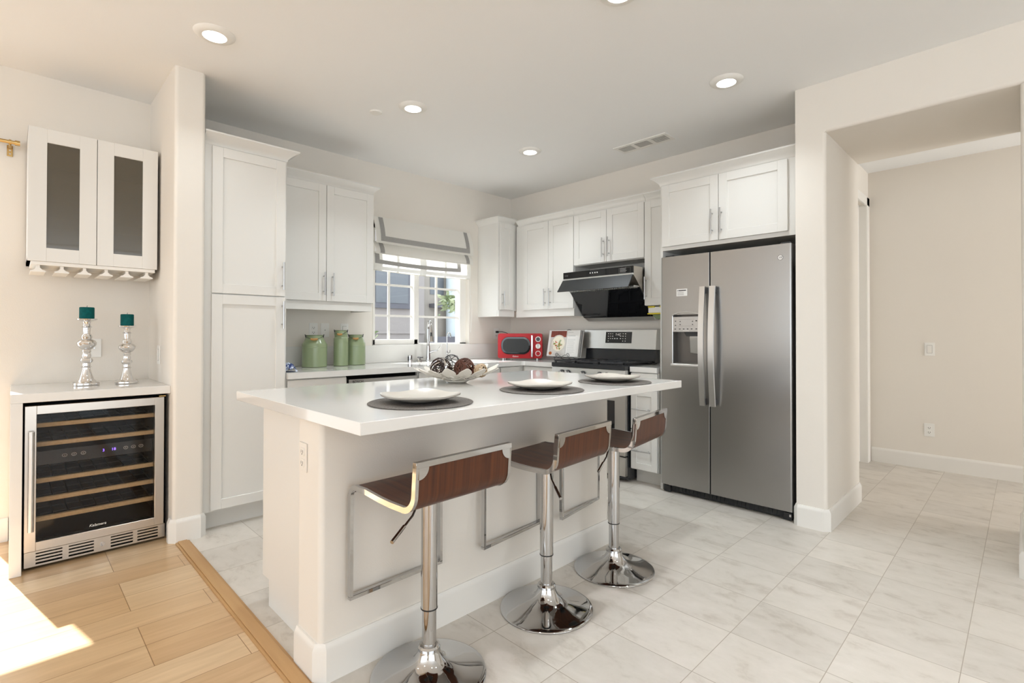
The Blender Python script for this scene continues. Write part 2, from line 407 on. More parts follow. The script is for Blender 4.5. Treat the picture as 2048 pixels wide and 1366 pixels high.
# hall door and its white casing
b = MB().box(-1.11, 4.85, 0.008, -1.075, 5.62, 2.36); d1 = struct(b.build('door_1', 'trim'))
b = MB().box(-1.031, 5.56, 0, -1.012, 5.66, 2.43, 0.004); b.box(-1.031, 4.79, 0, -1.012, 4.87, 2.43, 0.004); b.box(-1.031, 4.79, 2.35, -1.012, 5.66, 2.43, 0.004)
b.box(-1.12, 5.555, 0, -1.02, 5.62, 2.36); b.build('door_casing', 'trim', d1)
# the living room behind the camera, with wide windows
b = MB().box(4.0, -4.6, 0, 4.1, -3.1, ZC); b.box(4.0, 2.3, 0, 4.1, 5.8, ZC); b.box(4.0, -3.1, 0, 4.1, 2.3, 0.35); b.box(4.0, -3.1, 2.65, 4.1, 2.3, ZC)
struct(b.build('wall_right', 'wall'))
b = MB().box(XW, -4.6, 0, -3.3, -4.5, ZC); b.box(2.5, -4.6, 0, 4.0, -4.5, ZC); b.box(-3.3, -4.6, 0, 2.5, -4.5, 0.35); b.box(-3.3, -4.6, 2.65, 2.5, -4.5, ZC)
struct(b.build('wall_front', 'wall'))

# baseboards
def base_prof(h=0.13, d=0.016): return [(0, 0), (d, 0), (d, h-0.022), (d*0.55, h-0.008), (d*0.4, h), (0, h)]
def baseboard(name, runs, h=0.13, d=0.016):
    """runs: lists of (x, y, nx, ny): points along a wall face with the direction in which the board stands off there"""
    b = MB(); P = base_prof(h, d)
    for pts in runs:
        rows = [[b.bm.verts.new((x+nx*p, y+ny*p, q)) for p, q in P] for x, y, nx, ny in pts]
        for A, B in zip(rows, rows[1:]):
            for i in range(len(P)): b.face([A[i], A[(i+1) % len(P)], B[(i+1) % len(P)], B[i]])
        b.face(rows[0]); b.face(rows[-1][::-1])
    return struct(b.build(name, 'trim'))
D = 0.016
k = 0.016
baseboard('baseboard_wing', [[(-3.398, 0.649, 0, -1), (-3.344-k, 0.649, 0, -1), (-3.344, 0.649+k, 1, 0), (-3.344, 0.802-k, 1, 0), (-3.344-k, 0.802, 0, 1), (-3.40, 0.802, 0, 1)]])
baseboard('baseboard_left', [[(XW, -0.079, 1, 0), (XW, 0.0, 1, 0)]])
baseboard('baseboard_arch', [[(-0.996, 3.50, -1, 0), (-0.996, 3.447+k*.4, -1, 0), (-0.996+k*.4, 3.447, 0, -1), (-0.831-k, 3.447, 0, -1), (-0.831, 3.447+k, 1, 0), (-0.831, 4.27-k*.5, 1, 0), (-0.831-k*.5, 4.27, 0, 1), (-0.95, 4.27, 0, 1)],
                             [(-0.012, 4.27, -1, 0), (-0.012, 3.447+k, -1, 0), (-0.012+k, 3.447, 0, -1), (3.9, 3.447, 0, -1)]])
baseboard('baseboard_hall', [[(-1.01, 5.70, 0, -1), (3.9, 5.70, 0, -1)]])

# ------------------------------------------------------------------ kitchen window
b = MB(); xo, xi = XW-0.135, XW-0.055
b.box(xo, WY0, WZ0, xi, WY0+0.03, WZ1); b.box(xo, WY1-0.075, WZ0, xi, WY1, WZ1); b.box(xo, WY0, WZ0-0.0, xi, WY1, WZ0+0.012); b.box(xo, WY0, WZ1-0.04, xi, WY1, WZ1)
b.box(xo, 2.752, WZ0, xi+0.006, 2.79, WZ1)
win = struct(b.build('window_1', 'trim', angle=20))
b = MB(); b.box(xo+0.02, WY0+0.03, WZ0+0.003, xi+0.01, WY0+0.052, WZ1-0.04, 0.003); b.box(xo+0.02, 2.735, WZ0+0.003, xi+0.01, 2.775, WZ1-0.04, 0.003)
b.box(xo+0.02, WY0+0.03, WZ0+0.003, xi+0.01, 2.775, WZ0+0.05, 0.003); b.box(xo+0.02, WY0+0.03, WZ1-0.08, xi+0.01, 2.775, WZ1-0.04, 0.003)
b.build('sliding_sash', 'trim', win)
for k, (ya, yb) in enumerate(((WY0+0.05, 2.736), (2.788, 3.302))):
    b = MB(); ym = 2.487 if k == 0 else 3.025
    b.box(xo+0.035, ym-0.011, WZ0+0.012, xo+0.05, ym+0.011, WZ1-0.04)
    for z in (1.338, 1.622, 1.905): b.box(xo+0.0345, ya, z-0.010, xo+0.0505, yb, z+0.010)
    b.build('muntin_grid', 'trim', win)
    MB().box(xo+0.040, ya-0.01, WZ0+0.01, xo+0.045, yb+0.01, WZ1-0.035).build('window_pane', 'glass', win)
b = MB().box(xi, WY0-0.0, WZ0-0.012, XW+0.012, WY1+0.0, WZ0+0.002, 0.003); b.build('window_sill', 'quartz', win)

# ------------------------------------------------------------------ outside, behind the kitchen window
nh = thing('neighbour_house', 'grey stucco neighbouring house seen through the kitchen window', 'house', (-8.6, 5.5, -0.3))
b = MB().box(-9.6, 0.5, -0.3, -8.5, 5.92, 5.2); b.box(-8.5, 0.5, 1.18, -8.47, 5.92, 1.235); b.build('stucco_wall', 'stucco', nh, True)
MB().box(-9.6, 5.92, -0.3, -8.7, 9.5, 5.2).build('side_wing', 'stucco2', nh, True)
b = MB().box(-8.52, 4.74, 1.66, -8.44, 5.58, 2.5); b.build('window_frame', 'slate', nh, True)
for y0, y1 in ((4.80, 5.02), (5.08, 5.5)): MB().box(-8.45, y0, 1.76, -8.43, y1, 2.42).build('window_pane', 'pane', nh, True)
b = MB().cyl((-8.55, 6.64, -0.3), (-8.55, 6.64, 5.0), 0.11); b.build('downpipe', 'pipe', nh, True)
MB().box(-8.72, 6.18, 1.72, -8.5, 6.5, 1.8).build('wall_ledge', 'slate', nh, True)
MB().box(-8.72, 6.2, 2.0, -8.69, 6.55, 3.0).build('upper_window', 'pane', nh, True)
b = MB().box(-8.3, 5.9, -0.3, -8.24, 9.0, 1.12); fe = b.build('garden_fence', 'slate'); tag(fe, 'slate grey fence low outside the kitchen window', 'fence')
b = MB().box(-12, -6, -0.4, XW-0.16, 14, -0.3); struct(b.build('ground_outside', 'paving'))
def bush(name, label, c, r, n, mat, seed, stem_to=0.03):
    rnd = random.Random(seed); o = thing(name, label, 'plant', (c[0], c[1]+stem_to, -0.3))
    b = MB()
    for i in range(n):
        p = Vector(c) + Vector((rnd.gauss(0, .45), rnd.gauss(0, .45), rnd.gauss(0, .45)))*r
        d = Vector((rnd.uniform(-1, 1), rnd.uniform(-1, 1), rnd.uniform(-.6, .6))).normalized(); s = d.orthogonal().normalized(); l = rnd.uniform(.10, .17); w = l*.24
        b.face(b._v([p, p+d*l*.5+s*w, p+d*l, p+d*l*.5-s*w]))
    b.build('foliage', mat, o, True)
    MB().tube([(c[0]-.1, c[1]+stem_to, -0.3), (c[0]-.1, c[1]+stem_to, c[2]*.5), (c[0]-.05, c[1]+stem_to, c[2]+.1), c], 0.016).build('stem', 'bark', o, True)
    return o
bush('tree', 'leafy pale green tree outside the fixed window pane', (-7.2, 5.60, 1.74), 0.20, 110, 'leaf', 3, 0.80)
bush('shrub', 'dark leafy shrub low outside the sliding sash', (-7.4, 3.98, 1.0), 0.26, 110, 'leaf', 5)
# ------------------------------------------------------------------ cabinets
def LM(xf): return lambda u, z, d: (xf+d, u, z)       # a face looking at +X
def SM(yf): return lambda u, z, d: (u, yf-d, z)       # a face looking at -Y
def bx(b, mp, u0, z0, d0, u1, z1, d1, bev=0.0, seg=2):
    p, q = mp(u0, z0, d0), mp(u1, z1, d1)
    return b.box(p[0], p[1], p[2], q[0], q[1], q[2], bev, seg)
def bar_handle(mp, u, z0, z1, d, parent, horiz=False, w=None):
    b = MB(); so = 0.032
    if horiz:
        ua, ub = u; z = z0
        b.cyl(mp(ua, z, d+so), mp(ub, z, d+so), 0.0052, n=12)
        for uu in (ua+0.03, ub-0.03): b.cyl(mp(uu, z, d), mp(uu, z, d+so), 0.004, n=10)
    else:
        b.cyl(mp(u, z0, d+so), mp(u, z1, d+so), 0.0052, n=12)
        for zz in (z0+0.028, z1-0.028): b.cyl(mp(u, zz, d), mp(u, zz, d+so), 0.004, n=10)
    return b.build('handle', 'nickel', parent, True)
def shaker(mp, u0, u1, z0, z1, parent, name='door', st=0.058, th=0.02, mat='cab'):
    b = MB(); e = 0.0012
    bx(b, mp, u0, z0, 0.001, u0+st, z1, th, e, 1); bx(b, mp, u1-st, z0, 0.001, u1, z1, th, e, 1)
    bx(b, mp, u0+st, z1-st, 0.001, u1-st, z1, th, e, 1); bx(b, mp, u0+st, z0, 0.001, u1-st, z0+st, th, e, 1)
    bx(b, mp, u0+st-0.004, z0+st-0.004, 0.002, u1-st+0.004, z1-st+0.004, th-0.009)
    return b.build(name, mat, parent, True)
def crown(mp, u0, u1, depth, z0, z1, pr, eL, eR, parent):
    b = MB(); n = 6; st = []
    for i in range(n+1):
        t = i/n; st.append((pr*(1-math.cos(t*PI/2))*0.9 + 0.003, z0 + (z1-z0-0.010)*t))
    st.append((pr, z1-0.010)); st.append((pr, z1))
    loops = [[b.bm.verts.new(mp(*q)) for q in ((u0-(p if eL else 0), z, -depth), (u1+(p if eR else 0), z, -depth), (u1+(p if eR else 0), z, p), (u0-(p if eL else 0), z, p))] for p, z in st]
    b.face(loops[0][::-1]); b.face(loops[-1])
    for A, B in zip(loops, loops[1:]):
        for i in range(4): b.face([A[i], A[(i+1) % 4], B[(i+1) % 4], B[i]])
    return b.build('crown_moulding', 'cab', parent, True, angle=25)
def cab_root(label, mp, u0, u1, z0, depth, cat='cabinet', name='upper_cabinet', group=None):
    a = mp((u0+u1)/2, z0, -depth/2)
    return thing(name, label, cat, a, 0, group)

# pantry
mp = LM(-3.405)
r = cab_root('tall white pantry cupboard between the plaster wing wall and the countertop', mp, 0.804, 1.285, 0, 0.64, 'cabinet', 'pantry_cabinet')
b = MB(); bx(b, mp, 0.804, 0.11, -0.639, 1.285, 2.30, 0); b.build('carcass', 'cab', r, True)
b = MB(); bx(b, mp, 0.804, 0.0, -0.6, 1.285, 0.11, -0.06); b.build('toe_kick', 'cab', r, True)
d = shaker(mp, 0.848, 1.272, 1.412, 2.288, r); bar_handle(mp, 1.252, 1.452, 1.630, 0.02, d)
d = shaker(mp, 0.848, 1.272, 0.122, 1.405, r); bar_handle(mp, 1.252, 1.203, 1.378, 0.02, d)
crown(mp, 0.804, 1.285, 0.262, 2.296, 2.362, 0.062, False, True, r)

# upper cabinet left of the window
mp = LM(-3.735)
r = cab_root('white two door wall cabinet between the pantry and the kitchen window', mp, 1.289, 2.095, 1.35, 0.31)
b = MB(); bx(b, mp, 1.289, 1.412, -0.309, 2.092, 2.305, 0); b.build('carcass', 'cab', r, True)
d = shaker(mp, 1.312, 1.697, 1.417, 2.296, r); bar_handle(mp, 1.676, 1.460, 1.632, 0.02, d)
d = shaker(mp, 1.701, 2.092, 1.417, 2.296, r); bar_handle(mp, 1.744, 1.457, 1.630, 0.02, d)
b = MB(); bx(b, mp, 1.289, 1.35, -0.02, 2.085, 1.412, 0.002); bx(b, mp, 2.065, 1.35, -0.309, 2.085, 1.412, -0.02); b.build('light_rail', 'cab', r, True)
crown(mp, 1.289, 2.095, 0.31, 2.302, 2.362, 0.045, False, True, r)

# corner cabinet right of the window
mp = LM(-3.735)
r = cab_root('white narrow corner wall cabinet beside the roman shade', mp, 3.495, 3.98, 1.35, 0.31)
b = MB(); bx(b, mp, 3.495, 1.412, -0.309, 3.98, 2.305, 0); b.build('carcass', 'cab', r, True)
d = shaker(mp, 3.515, 3.69, 1.417, 2.296, r, st=0.05); bar_handle(mp, 3.535, 1.457, 1.60, 0.02, d)
b = MB(); bx(b, mp, 3.50, 1.348, -0.02, 3.72, 1.412, 0.004); bx(b, mp, 3.497, 1.348, -0.309, 3.517, 1.412, -0.02); b.build('light_rail', 'cab', r, True)
crown(mp, 3.495, 3.72, 0.31, 2.298, 2.352, 0.045, True, False, r)

# wall cabinets over the cooking side
YU = 3.735
mp = SM(YU)
r = cab_root('white two door wall cabinet above the cookbook, touching the corner cabinet', mp, -3.733, -2.955, 1.35, 0.245)
b = MB(); bx(b, mp, -3.712, 1.408, -0.244, -2.948, 2.285, 0); b.build('carcass', 'cab', r, True)
d = shaker(mp, -3.60, -3.262, 1.413, 2.272, r); bar_handle(mp, -3.293, 1.447, 1.612, 0.02, d)
d = shaker(mp, -3.258, -2.950, 1.413, 2.268, r); bar_handle(mp, -3.225, 1.447, 1.612, 0.02, d)
b = MB(); bx(b, mp, -3.712, 1.342, -0.02, -2.952, 1.408, 0.003); bx(b, mp, -2.972, 1.342, -0.244, -2.952, 1.408, -0.02); b.build('light_rail', 'cab', r, True)
crown(mp, -3.688, -2.948, 0.245, 2.28, 2.336, 0.04, False, False, r)
r = cab_root('short white two door wall cabinet above the black range hood', mp, -2.945, -2.217, 1.80, 0.245)
b = MB(); bx(b, mp, -2.946, 1.80, -0.244, -2.209, 2.285, 0); b.build('carcass', 'cab', r, True)
d = shaker(mp, -2.944, -2.584, 1.806, 2.266, r); bar_handle(mp, -2.612, 1.848, 2.018, 0.02, d)
d = shaker(mp, -2.580, -2.212, 1.806, 2.264, r); bar_handle(mp, -2.550, 1.848, 2.018, 0.02, d)
crown(mp, -2.946, -2.209, 0.245, 2.28, 2.334, 0.04, False, False, r)
r = cab_root('narrow one door white wall cabinet between the range hood and the refrigerator', mp, -2.215, -1.955, 1.40, 0.245)
b = MB(); bx(b, mp, -2.207, 1.405, -0.244, -1.957, 2.285, 0); b.build('carcass', 'cab', r, True)
d = shaker(mp, -2.205, -1.962, 1.408, 2.262, r); bar_handle(mp, -2.188, 1.455, 1.64, 0.02, d)
crown(mp, -2.207, -1.957, 0.245, 2.28, 2.332, 0.04, False, False, r)

# cabinet over the refrigerator with its tall side panel
mp = SM(3.52)
r = cab_root('white two door cabinet above the steel refrigerator with a full height side panel', mp, -1.95, -0.998, 0, 0.46)
b = MB(); bx(b, mp, -1.933, 1.80, -0.46, -0.998, 2.30, 0); b.build('carcass', 'cab', r, True)
b = MB(); bx(b, mp, -1.953, 0.0, -0.46, -1.933, 2.30, 0.0); b.build('side_panel', 'cab', r, True)
d = shaker(mp, -1.930, -1.502, 1.828, 2.288, r); bar_handle(mp, -1.541, 1.870, 2.044, 0.02, d)
d = shaker(mp, -1.498, -1.058, 1.828, 2.286, r); bar_handle(mp, -1.477, 1.870, 2.044, 0.02, d)
crown(mp, -1.953, -0.998, 0.165, 2.296, 2.358, 0.055, True, False, r)

# base units along the window wall
CT, CB = 0.914, 0.873
def base_unit(label, mp, u0, u1, depth, fronts, name='base_cabinet', toe=0.075):
    r = cab_root(label, mp, u0, u1, 0, depth, 'cabinet', name)
    b = MB(); bx(b, mp, u0, 0.11, -depth, u1, CB-0.001, 0); b.build('carcass', 'cab', r, True)
    b = MB(); bx(b, mp, u0, 0.0, -depth, u1, 0.11, -toe); b.build('toe_kick', 'cab', r, True)
    for f in fronts:
        if f[0] == 'door': d = shaker(mp, f[1], f[2], f[3], f[4], r); 
        elif f[0] == 'slab':
            b = MB(); bx(b, mp, f[1], f[3], 0.001, f[2], f[4], 0.02, 0.0015, 1); d = b.build('drawer', 'cab', r, True)
        else: d = shaker(mp, f[1], f[2], f[3], f[4], r, 'drawer', st=0.05)
        if len(f) > 5 and f[5]:
            h = f[5]
            if h[0] == 'h': bar_handle(mp, (h[1], h[2]), h[3], None, 0.02, d, True)
            else: bar_handle(mp, h[1], h[2], h[3], 0.02, d)
    return r
mp = LM(-3.412)
base_unit('white base cabinet between the pantry and the dishwasher', mp, 1.288, 1.706, 0.63, [('slab', 1.293, 1.702, 0.70, 0.862), ('door', 1.293, 1.702, 0.12, 0.69)])
base_unit('white sink base cabinet right of the dishwasher', mp, 2.312, 3.205, 0.63, [('slab', 2.317, 3.2, 0.70, 0.862), ('door', 2.317, 2.756, 0.12, 0.69), ('door', 2.76, 3.2, 0.12, 0.69)])
base_unit('white corner base cabinet under the red microwave', mp, 3.209, 3.977, 0.63, [('slab', 3.214, 3.45, 0.12, 0.862)])
mp = SM(3.522)
base_unit('white base cabinet between the counter corner and the gas range', mp, -3.409, -2.972, 0.458, [('slab', -3.37, -2.976, 0.70, 0.862), ('door', -3.37, -2.976, 0.12, 0.69)])
mp = SM(3.505)
base_unit('narrow white drawer cabinet between the gas range and the refrigerator', mp, -2.196, -1.957, 0.47,
    [('slab', -2.192, -1.962, 0.745, 0.866), ('drawer', -2.192, -1.962, 0.43, 0.738, ('h', -2.165, -2.005, 0.588)), ('drawer', -2.192, -1.962, 0.118, 0.423, ('h', -2.165, -2.005, 0.268))])

# worktops and upstands
b = MB(); rr = 0.02
poly = [(XW+0.001, 1.287), (-3.366, 1.287), (-3.366, 3.479-0.03)] + [(p[0], p[1]) for p in arc2((-3.366+0.03, 3.479-0.03), 0.03, PI, PI/2, 5)] + [(-2.962, 3.479), (-2.962, YW-0.001), (XW+0.001, YW-0.001)]
b.prism(poly, 2, CB, CT); o = b.build('countertop', 'quartz'); tag(o, 'white quartz worktop running in an L below the window to the gas range', 'countertop')
b = MB().box(-2.198, 3.479, CB, -1.962, YW-0.001, CT, 0.002, 1); tag(b.build('countertop', 'quartz'), 'short white quartz worktop between the range and the refrigerator', 'countertop')
b = MB(); b.box(XW+0.001, 1.287, CT+0.001, XW+0.016, YW-0.002, 1.068); b.box(XW+0.016, YW-0.016, CT+0.001, -2.962, YW-0.002, 1.068)
tag(b.build('backsplash', 'splash'), 'low white quartz upstand along the window wall and corner', 'backsplash')

# dishwasher
r = thing('dishwasher', 'stainless dishwasher under the window worktop, mostly hidden by the island', 'dishwasher', (-3.70, 2.008, 0))
MB().box(-4.0, 1.712, 0.10, -3.43, 2.304, 0.868).build('tub', 'gap', r, True)
b = MB().box(-3.43, 1.72, 0.12, -3.392, 2.298, 0.843, 0.004); b.build('door', 'steel', r, True)
MB().box(-3.97, 1.72, 0.0, -3.47, 2.298, 0.10).build('kick_plate', 'dark', r, True)
text('BOSCH', 0.026, (-3.391, 1.79, 0.824), (0, 1, 0), (0, 0, 1), 'brand_lettering', 'black', r)
b = MB().tube([(-3.392, 1.79, 0.77), (-3.355, 1.79, 0.77), (-3.355, 2.23, 0.77), (-3.392, 2.23, 0.77)], 0.009, 10); b.build('handle', 'steel', r, True)

# ------------------------------------------------------------------ island
IX0, IX1, IY0, IY1 = -2.4525, -1.3383, 0.7135, 2.642
r = thing('kitchen_island', 'white kitchen island with plastered knee wall facing the bar stools', 'island', (-2.0, 1.6, 0))
b = MB(); b.prism([(-1.83, 0.74)] + arc2((-1.66-0.02, 0.76), 0.02, -PI/2, 0, 5) + arc2((-1.68, 2.39), 0.02, 0, PI/2, 5) + [(-1.83, 2.41)], 2, 0, CB-0.001)
b.build('knee_wall', 'wall', r, True)
b = MB(); b.box(-2.37, 0.80, 0.11, -1.83, 2.41, CB-0.001); b.box(-2.295, 0.80, 0, -1.83, 2.41, 0.11); b.build('carcass', 'cab', r, True)
b = MB()
P = base_prof(0.13, 0.016)
def loop(pts):
    rows = []
    n = len(pts)
    for i in range(n):
        rows.append([b.bm.verts.new((pts[i][0]+pts[i][2]*p, pts[i][1]+pts[i][3]*p, q)) for p, q in P])
    for A, B in zip(rows, rows[1:]):
        for i in range(len(P)): b.face([A[i], A[(i+1) % len(P)], B[(i+1) % len(P)], B[i]])
    b.face(rows[0]); b.face(rows[-1][::-1])
k = 0.018
loop([(-1.832, 0.74, 0, -1), (-1.66-k, 0.74, 0, -1), (-1.66, 0.74+k, 1, 0), (-1.66, 2.41-k, 1, 0), (-1.66-k, 2.41, 0, 1), (-1.832, 2.41, 0, 1)])
b.build('baseboard', 'trim', r, True)
b = MB(); b.box(IX0, IY0, CB+0.0025, IX1, IY1, CT, 0.0018, 1)
b.build('island_top', 'quartz', r, True)
for i, (ya, yb) in enumerate(((0.81, 1.35), (1.36, 1.88), (1.89, 2.40))):
    m2 = lambda u, z, d: (-2.37-d, u, z)
    dd = shaker(m2, ya, yb, 0.12, 0.862, r); bar_handle(m2, ya+0.05, 0.60, 0.77, 0.02, dd)
def outlet(label, pos, right, up, kind='outlet', group=None, w=0.07, h=0.114, mat='white'):
    """plate at pos lying in the plane right x up"""
    R, U = Vector(right), Vector(up); n = R.cross(U)
    name = 'light_switch' if kind == 'switch' else 'wall_outlet'
    o = thing(name, label, 'switch' if kind == 'switch' else 'outlet', pos, 0, group)
    mt = Matrix((R, U, n)).transposed().to_4x4()
    b = MB().box(-w/2, -h/2, 0, w/2, h/2, 0.005, 0.002); b.xf(mt); b.build('cover_plate', mat, o)
    if kind == 'switch':
        b = MB().hexa([(-0.0165, -0.033, .005), (0.0165, -0.033, .005), (0.0165, 0.033, .005), (-0.0165, 0.033, .005), (-0.0165, -0.033, .0065), (0.0165, -0.033, .0065), (0.0165, 0.033, .0105), (-0.0165, 0.033, .0105)]); b.xf(mt); b.build('rocker', 'trim', o)
        b = MB(); b.box(-0.0185, -0.035, 0.0048, 0.0185, 0.035, 0.0055); b.xf(mt); b.build('rocker_surround', 'ink', o)
    elif kind == 'outlet':
        for s in (-1, 1):
            b = MB().prism([(p[0], p[1]+s*0.0195) for p in rrect(-0.0165, -0.0145, 0.0165, 0.0145, 0.006)], 2, 0.004, 0.007); b.xf(mt); q = b.build('socket', mat, o)
            b = MB(); b.box(-0.008, s*0.0195-0.004, 0.0068, -0.0055, s*0.0195+0.006, 0.0074); b.box(0.0055, s*0.0195-0.004, 0.0068, 0.008, s*0.0195+0.006, 0.0074); b.cyl((0, s*0.0195-0.008, 0.0068), (0, s*0.0195-0.008, 0.0074), 0.0028, n=10); b.xf(mt); b.build('socket_slots', 'black', q)
    elif kind == 'jack':
        b = MB().cyl((0, 0, 0.004), (0, 0, 0.009), 0.005, n=12); b.xf(mt); b.build('jack', 'nickel', o)
    return o
outlet('white wall outlet on the end of the island below the overhang', (-1.79, 0.7395, 0.735), (1, 0, 0), (0, 0, 1), w=0.06, h=0.10, mat='wall')
LW = XW+0.0005
outlet('white double outlet above the widest green canister', (LW, 1.742, 1.2), (0, 1, 0), (0, 0, 1))
outlet('blank white jack plate between the outlet and the rocker switch over the canisters', (LW, 1.838, 1.2), (0, 1, 0), (0, 0, 1), 'jack')
outlet('white rocker switch above the canister nearest the window', (LW, 2.008, 1.2), (0, 1, 0), (0, 0, 1), 'switch')
outlet('white wall outlet with the microwave plug in it', (LW, 3.755, 1.175), (0, 1, 0), (0, 0, 1))
outlet('faint white blank plate behind the tall candle holder', (LW, 0.37, 1.08), (0, 1, 0), (0, 0, 1), 'jack')
outlet('white rocker switch on the wing wall above the wine cooler top', (-3.72, 0.6488, 1.04), (1, 0, 0), (0, 0, 1), 'switch')
outlet('white rocker switch on the cream hallway wall', (-0.589, 5.6995, 1.043), (1, 0, 0), (0, 0, 1), 'switch')
outlet('white double outlet low on the cream hallway wall', (-0.594, 5.6995, 0.34), (1, 0, 0), (0, 0, 1))

# ------------------------------------------------------------------ refrigerator
r = thing('refrigerator', 'stainless side by side refrigerator in its niche beside the arch', 'refrigerator', (-1.47, 3.7, 0))
MB().box(-1.914, 3.53, 0.03, -1.026, 3.96, 1.735).build('body', 'dark', r, True)
def fdoor(x0, x1, zt, hole=None):
    b = MB(); yf, yb = 3.462, 3.528
    ra, rb = (0.012, 0.003) if hole else (0.003, 0.012)
    poly = [(x0, yb), (x0, yf+ra)] + arc2((x0+ra, yf+ra), ra, PI, 1.5*PI, 4)[1:] + arc2((x1-rb, yf+rb), rb, 1.5*PI, 2*PI, 4) + [(x1, yb)]
    if hole is None:
        b.prism(poly, 2, 0.062, zt); return b
    hx0, hx1, hz0, hz1 = hole
    b.prism(poly, 2, 0.062, hz0); b.prism(poly, 2, hz1, zt)
    left = [(x0, yb), (x0, yf+ra)] + arc2((x0+ra, yf+ra), ra, PI, 1.5*PI, 4)[1:] + [(hx0, yf), (hx0, yb)]
    right = [(hx1, yb), (hx1, yf)] + arc2((x1-rb, yf+rb), rb, 1.5*PI, 2*PI, 4) + [(x1, yb)]
    b.prism(left, 2, hz0, hz1); b.prism(right, 2, hz0, hz1); return b
hole = (-1.822, -1.612, 0.955, 1.312)
dl = fdoor(-1.917, -1.548, 1.742, hole).build('freezer_door', 'fsteel', r, True)
dr = fdoor(-1.540, -1.022, 1.742).build('fridge_door', 'fsteel', r, True)
MB().box(-1.5478, 3.468, 0.062, -1.5402, 3.5285, 1.74).build('door_gap_shade', 'gap', r, True)  # black strip put between the doors as the dark of their gap
def fhandle(u, p):
    b = MB(); path = []
    for i in range(17):
        t = i/16; z = 0.675+(1.502-0.675)*t; path.append((3.422 - 0.030*math.sin(PI*t), z))
    b.ribbon(path, 0.014, 0, u-0.019, u+0.019)
    o = b.build('handle', 'lsteel', p, True)
    b = MB()
    for z in (0.70, 1.478): b.box(u-0.012, 3.415, z-0.022, u+0.012, 3.464, z+0.022, 0.002)
    b.build('handle_mount', 'dark', o, True)
fhandle(-1.578, dl); fhandle(-1.508, dr)
# ice and water dispenser
b = MB(); b.box(hole[0]+0.001, 3.523, hole[2], hole[1]-0.001, 3.527, hole[3]); b.box(hole[0]+0.001, 3.466, hole[2], hole[0]+0.006, 3.525, hole[3]); b.box(hole[1]-0.006, 3.466, hole[2], hole[1]-0.001, 3.525, hole[3]); b.box(hole[0]+0.001, 3.47, hole[2], hole[1]-0.001, 3.525, hole[2]+0.008)
disp = b.build('dispenser', 'recess', dl, True)
b = MB(); b.prism([(p[0], p[1]) for p in rrect(hole[0]+0.004, 1.188, hole[1]-0.004, 1.296, 0.006)], 1, 3.458, 3.50); b.build('dispenser_panel', 'nickel', dl, True)
b = MB()
xs = [-1.80, -1.765, -1.735, -1.705, -1.675, -1.64]
for x in xs: b.box(x-0.006, 3.4572, 1.205, x+0.006, 3.4581, 1.211)
for z in (1.232, 1.262): b.box(-1.803, 3.4572, z, -1.793, 3.4581, z+0.006)
for x in (-1.762, -1.668):
    for z in (1.24, 1.262): b.box(x-0.004, 3.4572, z-0.003, x+0.004, 3.4581, z+0.003)
b.box(-1.646, 3.4572, 1.262, -1.634, 3.4581, 1.27); b.box(-1.775, 3.4572, 1.229, -1.655, 3.4579, 1.2298); b.box(-1.775, 3.4572, 1.276, -1.655, 3.4579, 1.2768)
b.build('button_marks', 'dark', dl, True)
text('TurboPure', 0.011, (-1.717, 3.4575, 1.195), (1, 0, 0), (0, 0, 1), 'panel_lettering', 'lettering', dl)
b = MB(); b.hexa([(-1.705, 3.498, 1.035), (-1.645, 3.498, 1.03), (-1.645, 3.51, 1.03), (-1.705, 3.51, 1.035), (-1.70, 3.475, 1.155), (-1.638, 3.475, 1.155), (-1.638, 3.487, 1.155), (-1.70, 3.487, 1.155)], 0.004); b.build('dispenser_paddle', 'lsteel', dl, True)
b = MB(); b.prism([(-1.745, 1.187), (-1.62, 1.187), (-1.64, 1.155), (-1.725, 1.155)], 1, 3.478, 3.52); b.build('dispenser_nozzle', 'dark', dl, True)
b = MB(); b.box(hole[0]-0.012, 3.446, 0.935, hole[1]+0.010, 3.475, 0.957, 0.006, 3); b.build('drip_tray', 'lsteel', dl, True)
b = MB()
top = arc2((-1.717, 1.20), 0.15, PI*0.26, PI*0.74, 10)
b.tube([(-1.822, 3.46, 0.955), (-1.822, 3.46, 1.30)] + [(p[0], 3.46, 1.31 + (p[1]-1.306)*0.45) for p in top[::-1]] + [(-1.612, 3.46, 1.30), (-1.612, 3.46, 0.955)], 0.004, 8); b.build('dispenser_rim', 'lsteel', dl, True)
b = MB().box(-1.792, 3.4608, 1.447, -1.709, 3.4615, 1.499); st = b.build('paper_sticker', 'paper', dl, True)
b = MB(); b.box(-1.785, 3.4602, 1.484, -1.779, 3.4607, 1.490); b.box(-1.776, 3.4602, 1.484, -1.718, 3.4607, 1.491); b.build('sticker_heading', 'dark', st, True)
b = MB()
for z in (1.474, 1.467, 1.460, 1.454): b.box(-1.785, 3.4602, z, -1.735, 3.4607, z+0.002)
b.build('sticker_text', 'ink', st, True)
b = MB().cyl((-1.087, 3.462, 1.656), (-1.087, 3.458, 1.656), 0.017, n=28); lg = b.build('badge', 'lsteel', dr, True)
b = MB().tube([(-1.087+0.0155*math.cos(a*PI/14), 3.4578, 1.656+0.0155*math.sin(a*PI/14)) for a in range(28)], 0.0011, 6, True); b.build('badge_ring', 'dark', lg, True)
text('GE', 0.017, (-1.087, 3.4576, 1.656), (1, 0, 0), (0, 0, 1), 'badge_monogram', 'dark', lg, italic=0.3)
b = MB(); b.box(-1.914, 3.50, 0.008, -1.026, 3.56, 0.06, 0.004)
for i in range(26): b.box(-1.84+i*0.028, 3.494, 0.022, -1.824+i*0.028, 3.502, 0.05)
for x in (-1.905, -1.085): b.box(x, 3.478, 0.004, x+0.055, 3.505, 0.052, 0.006)
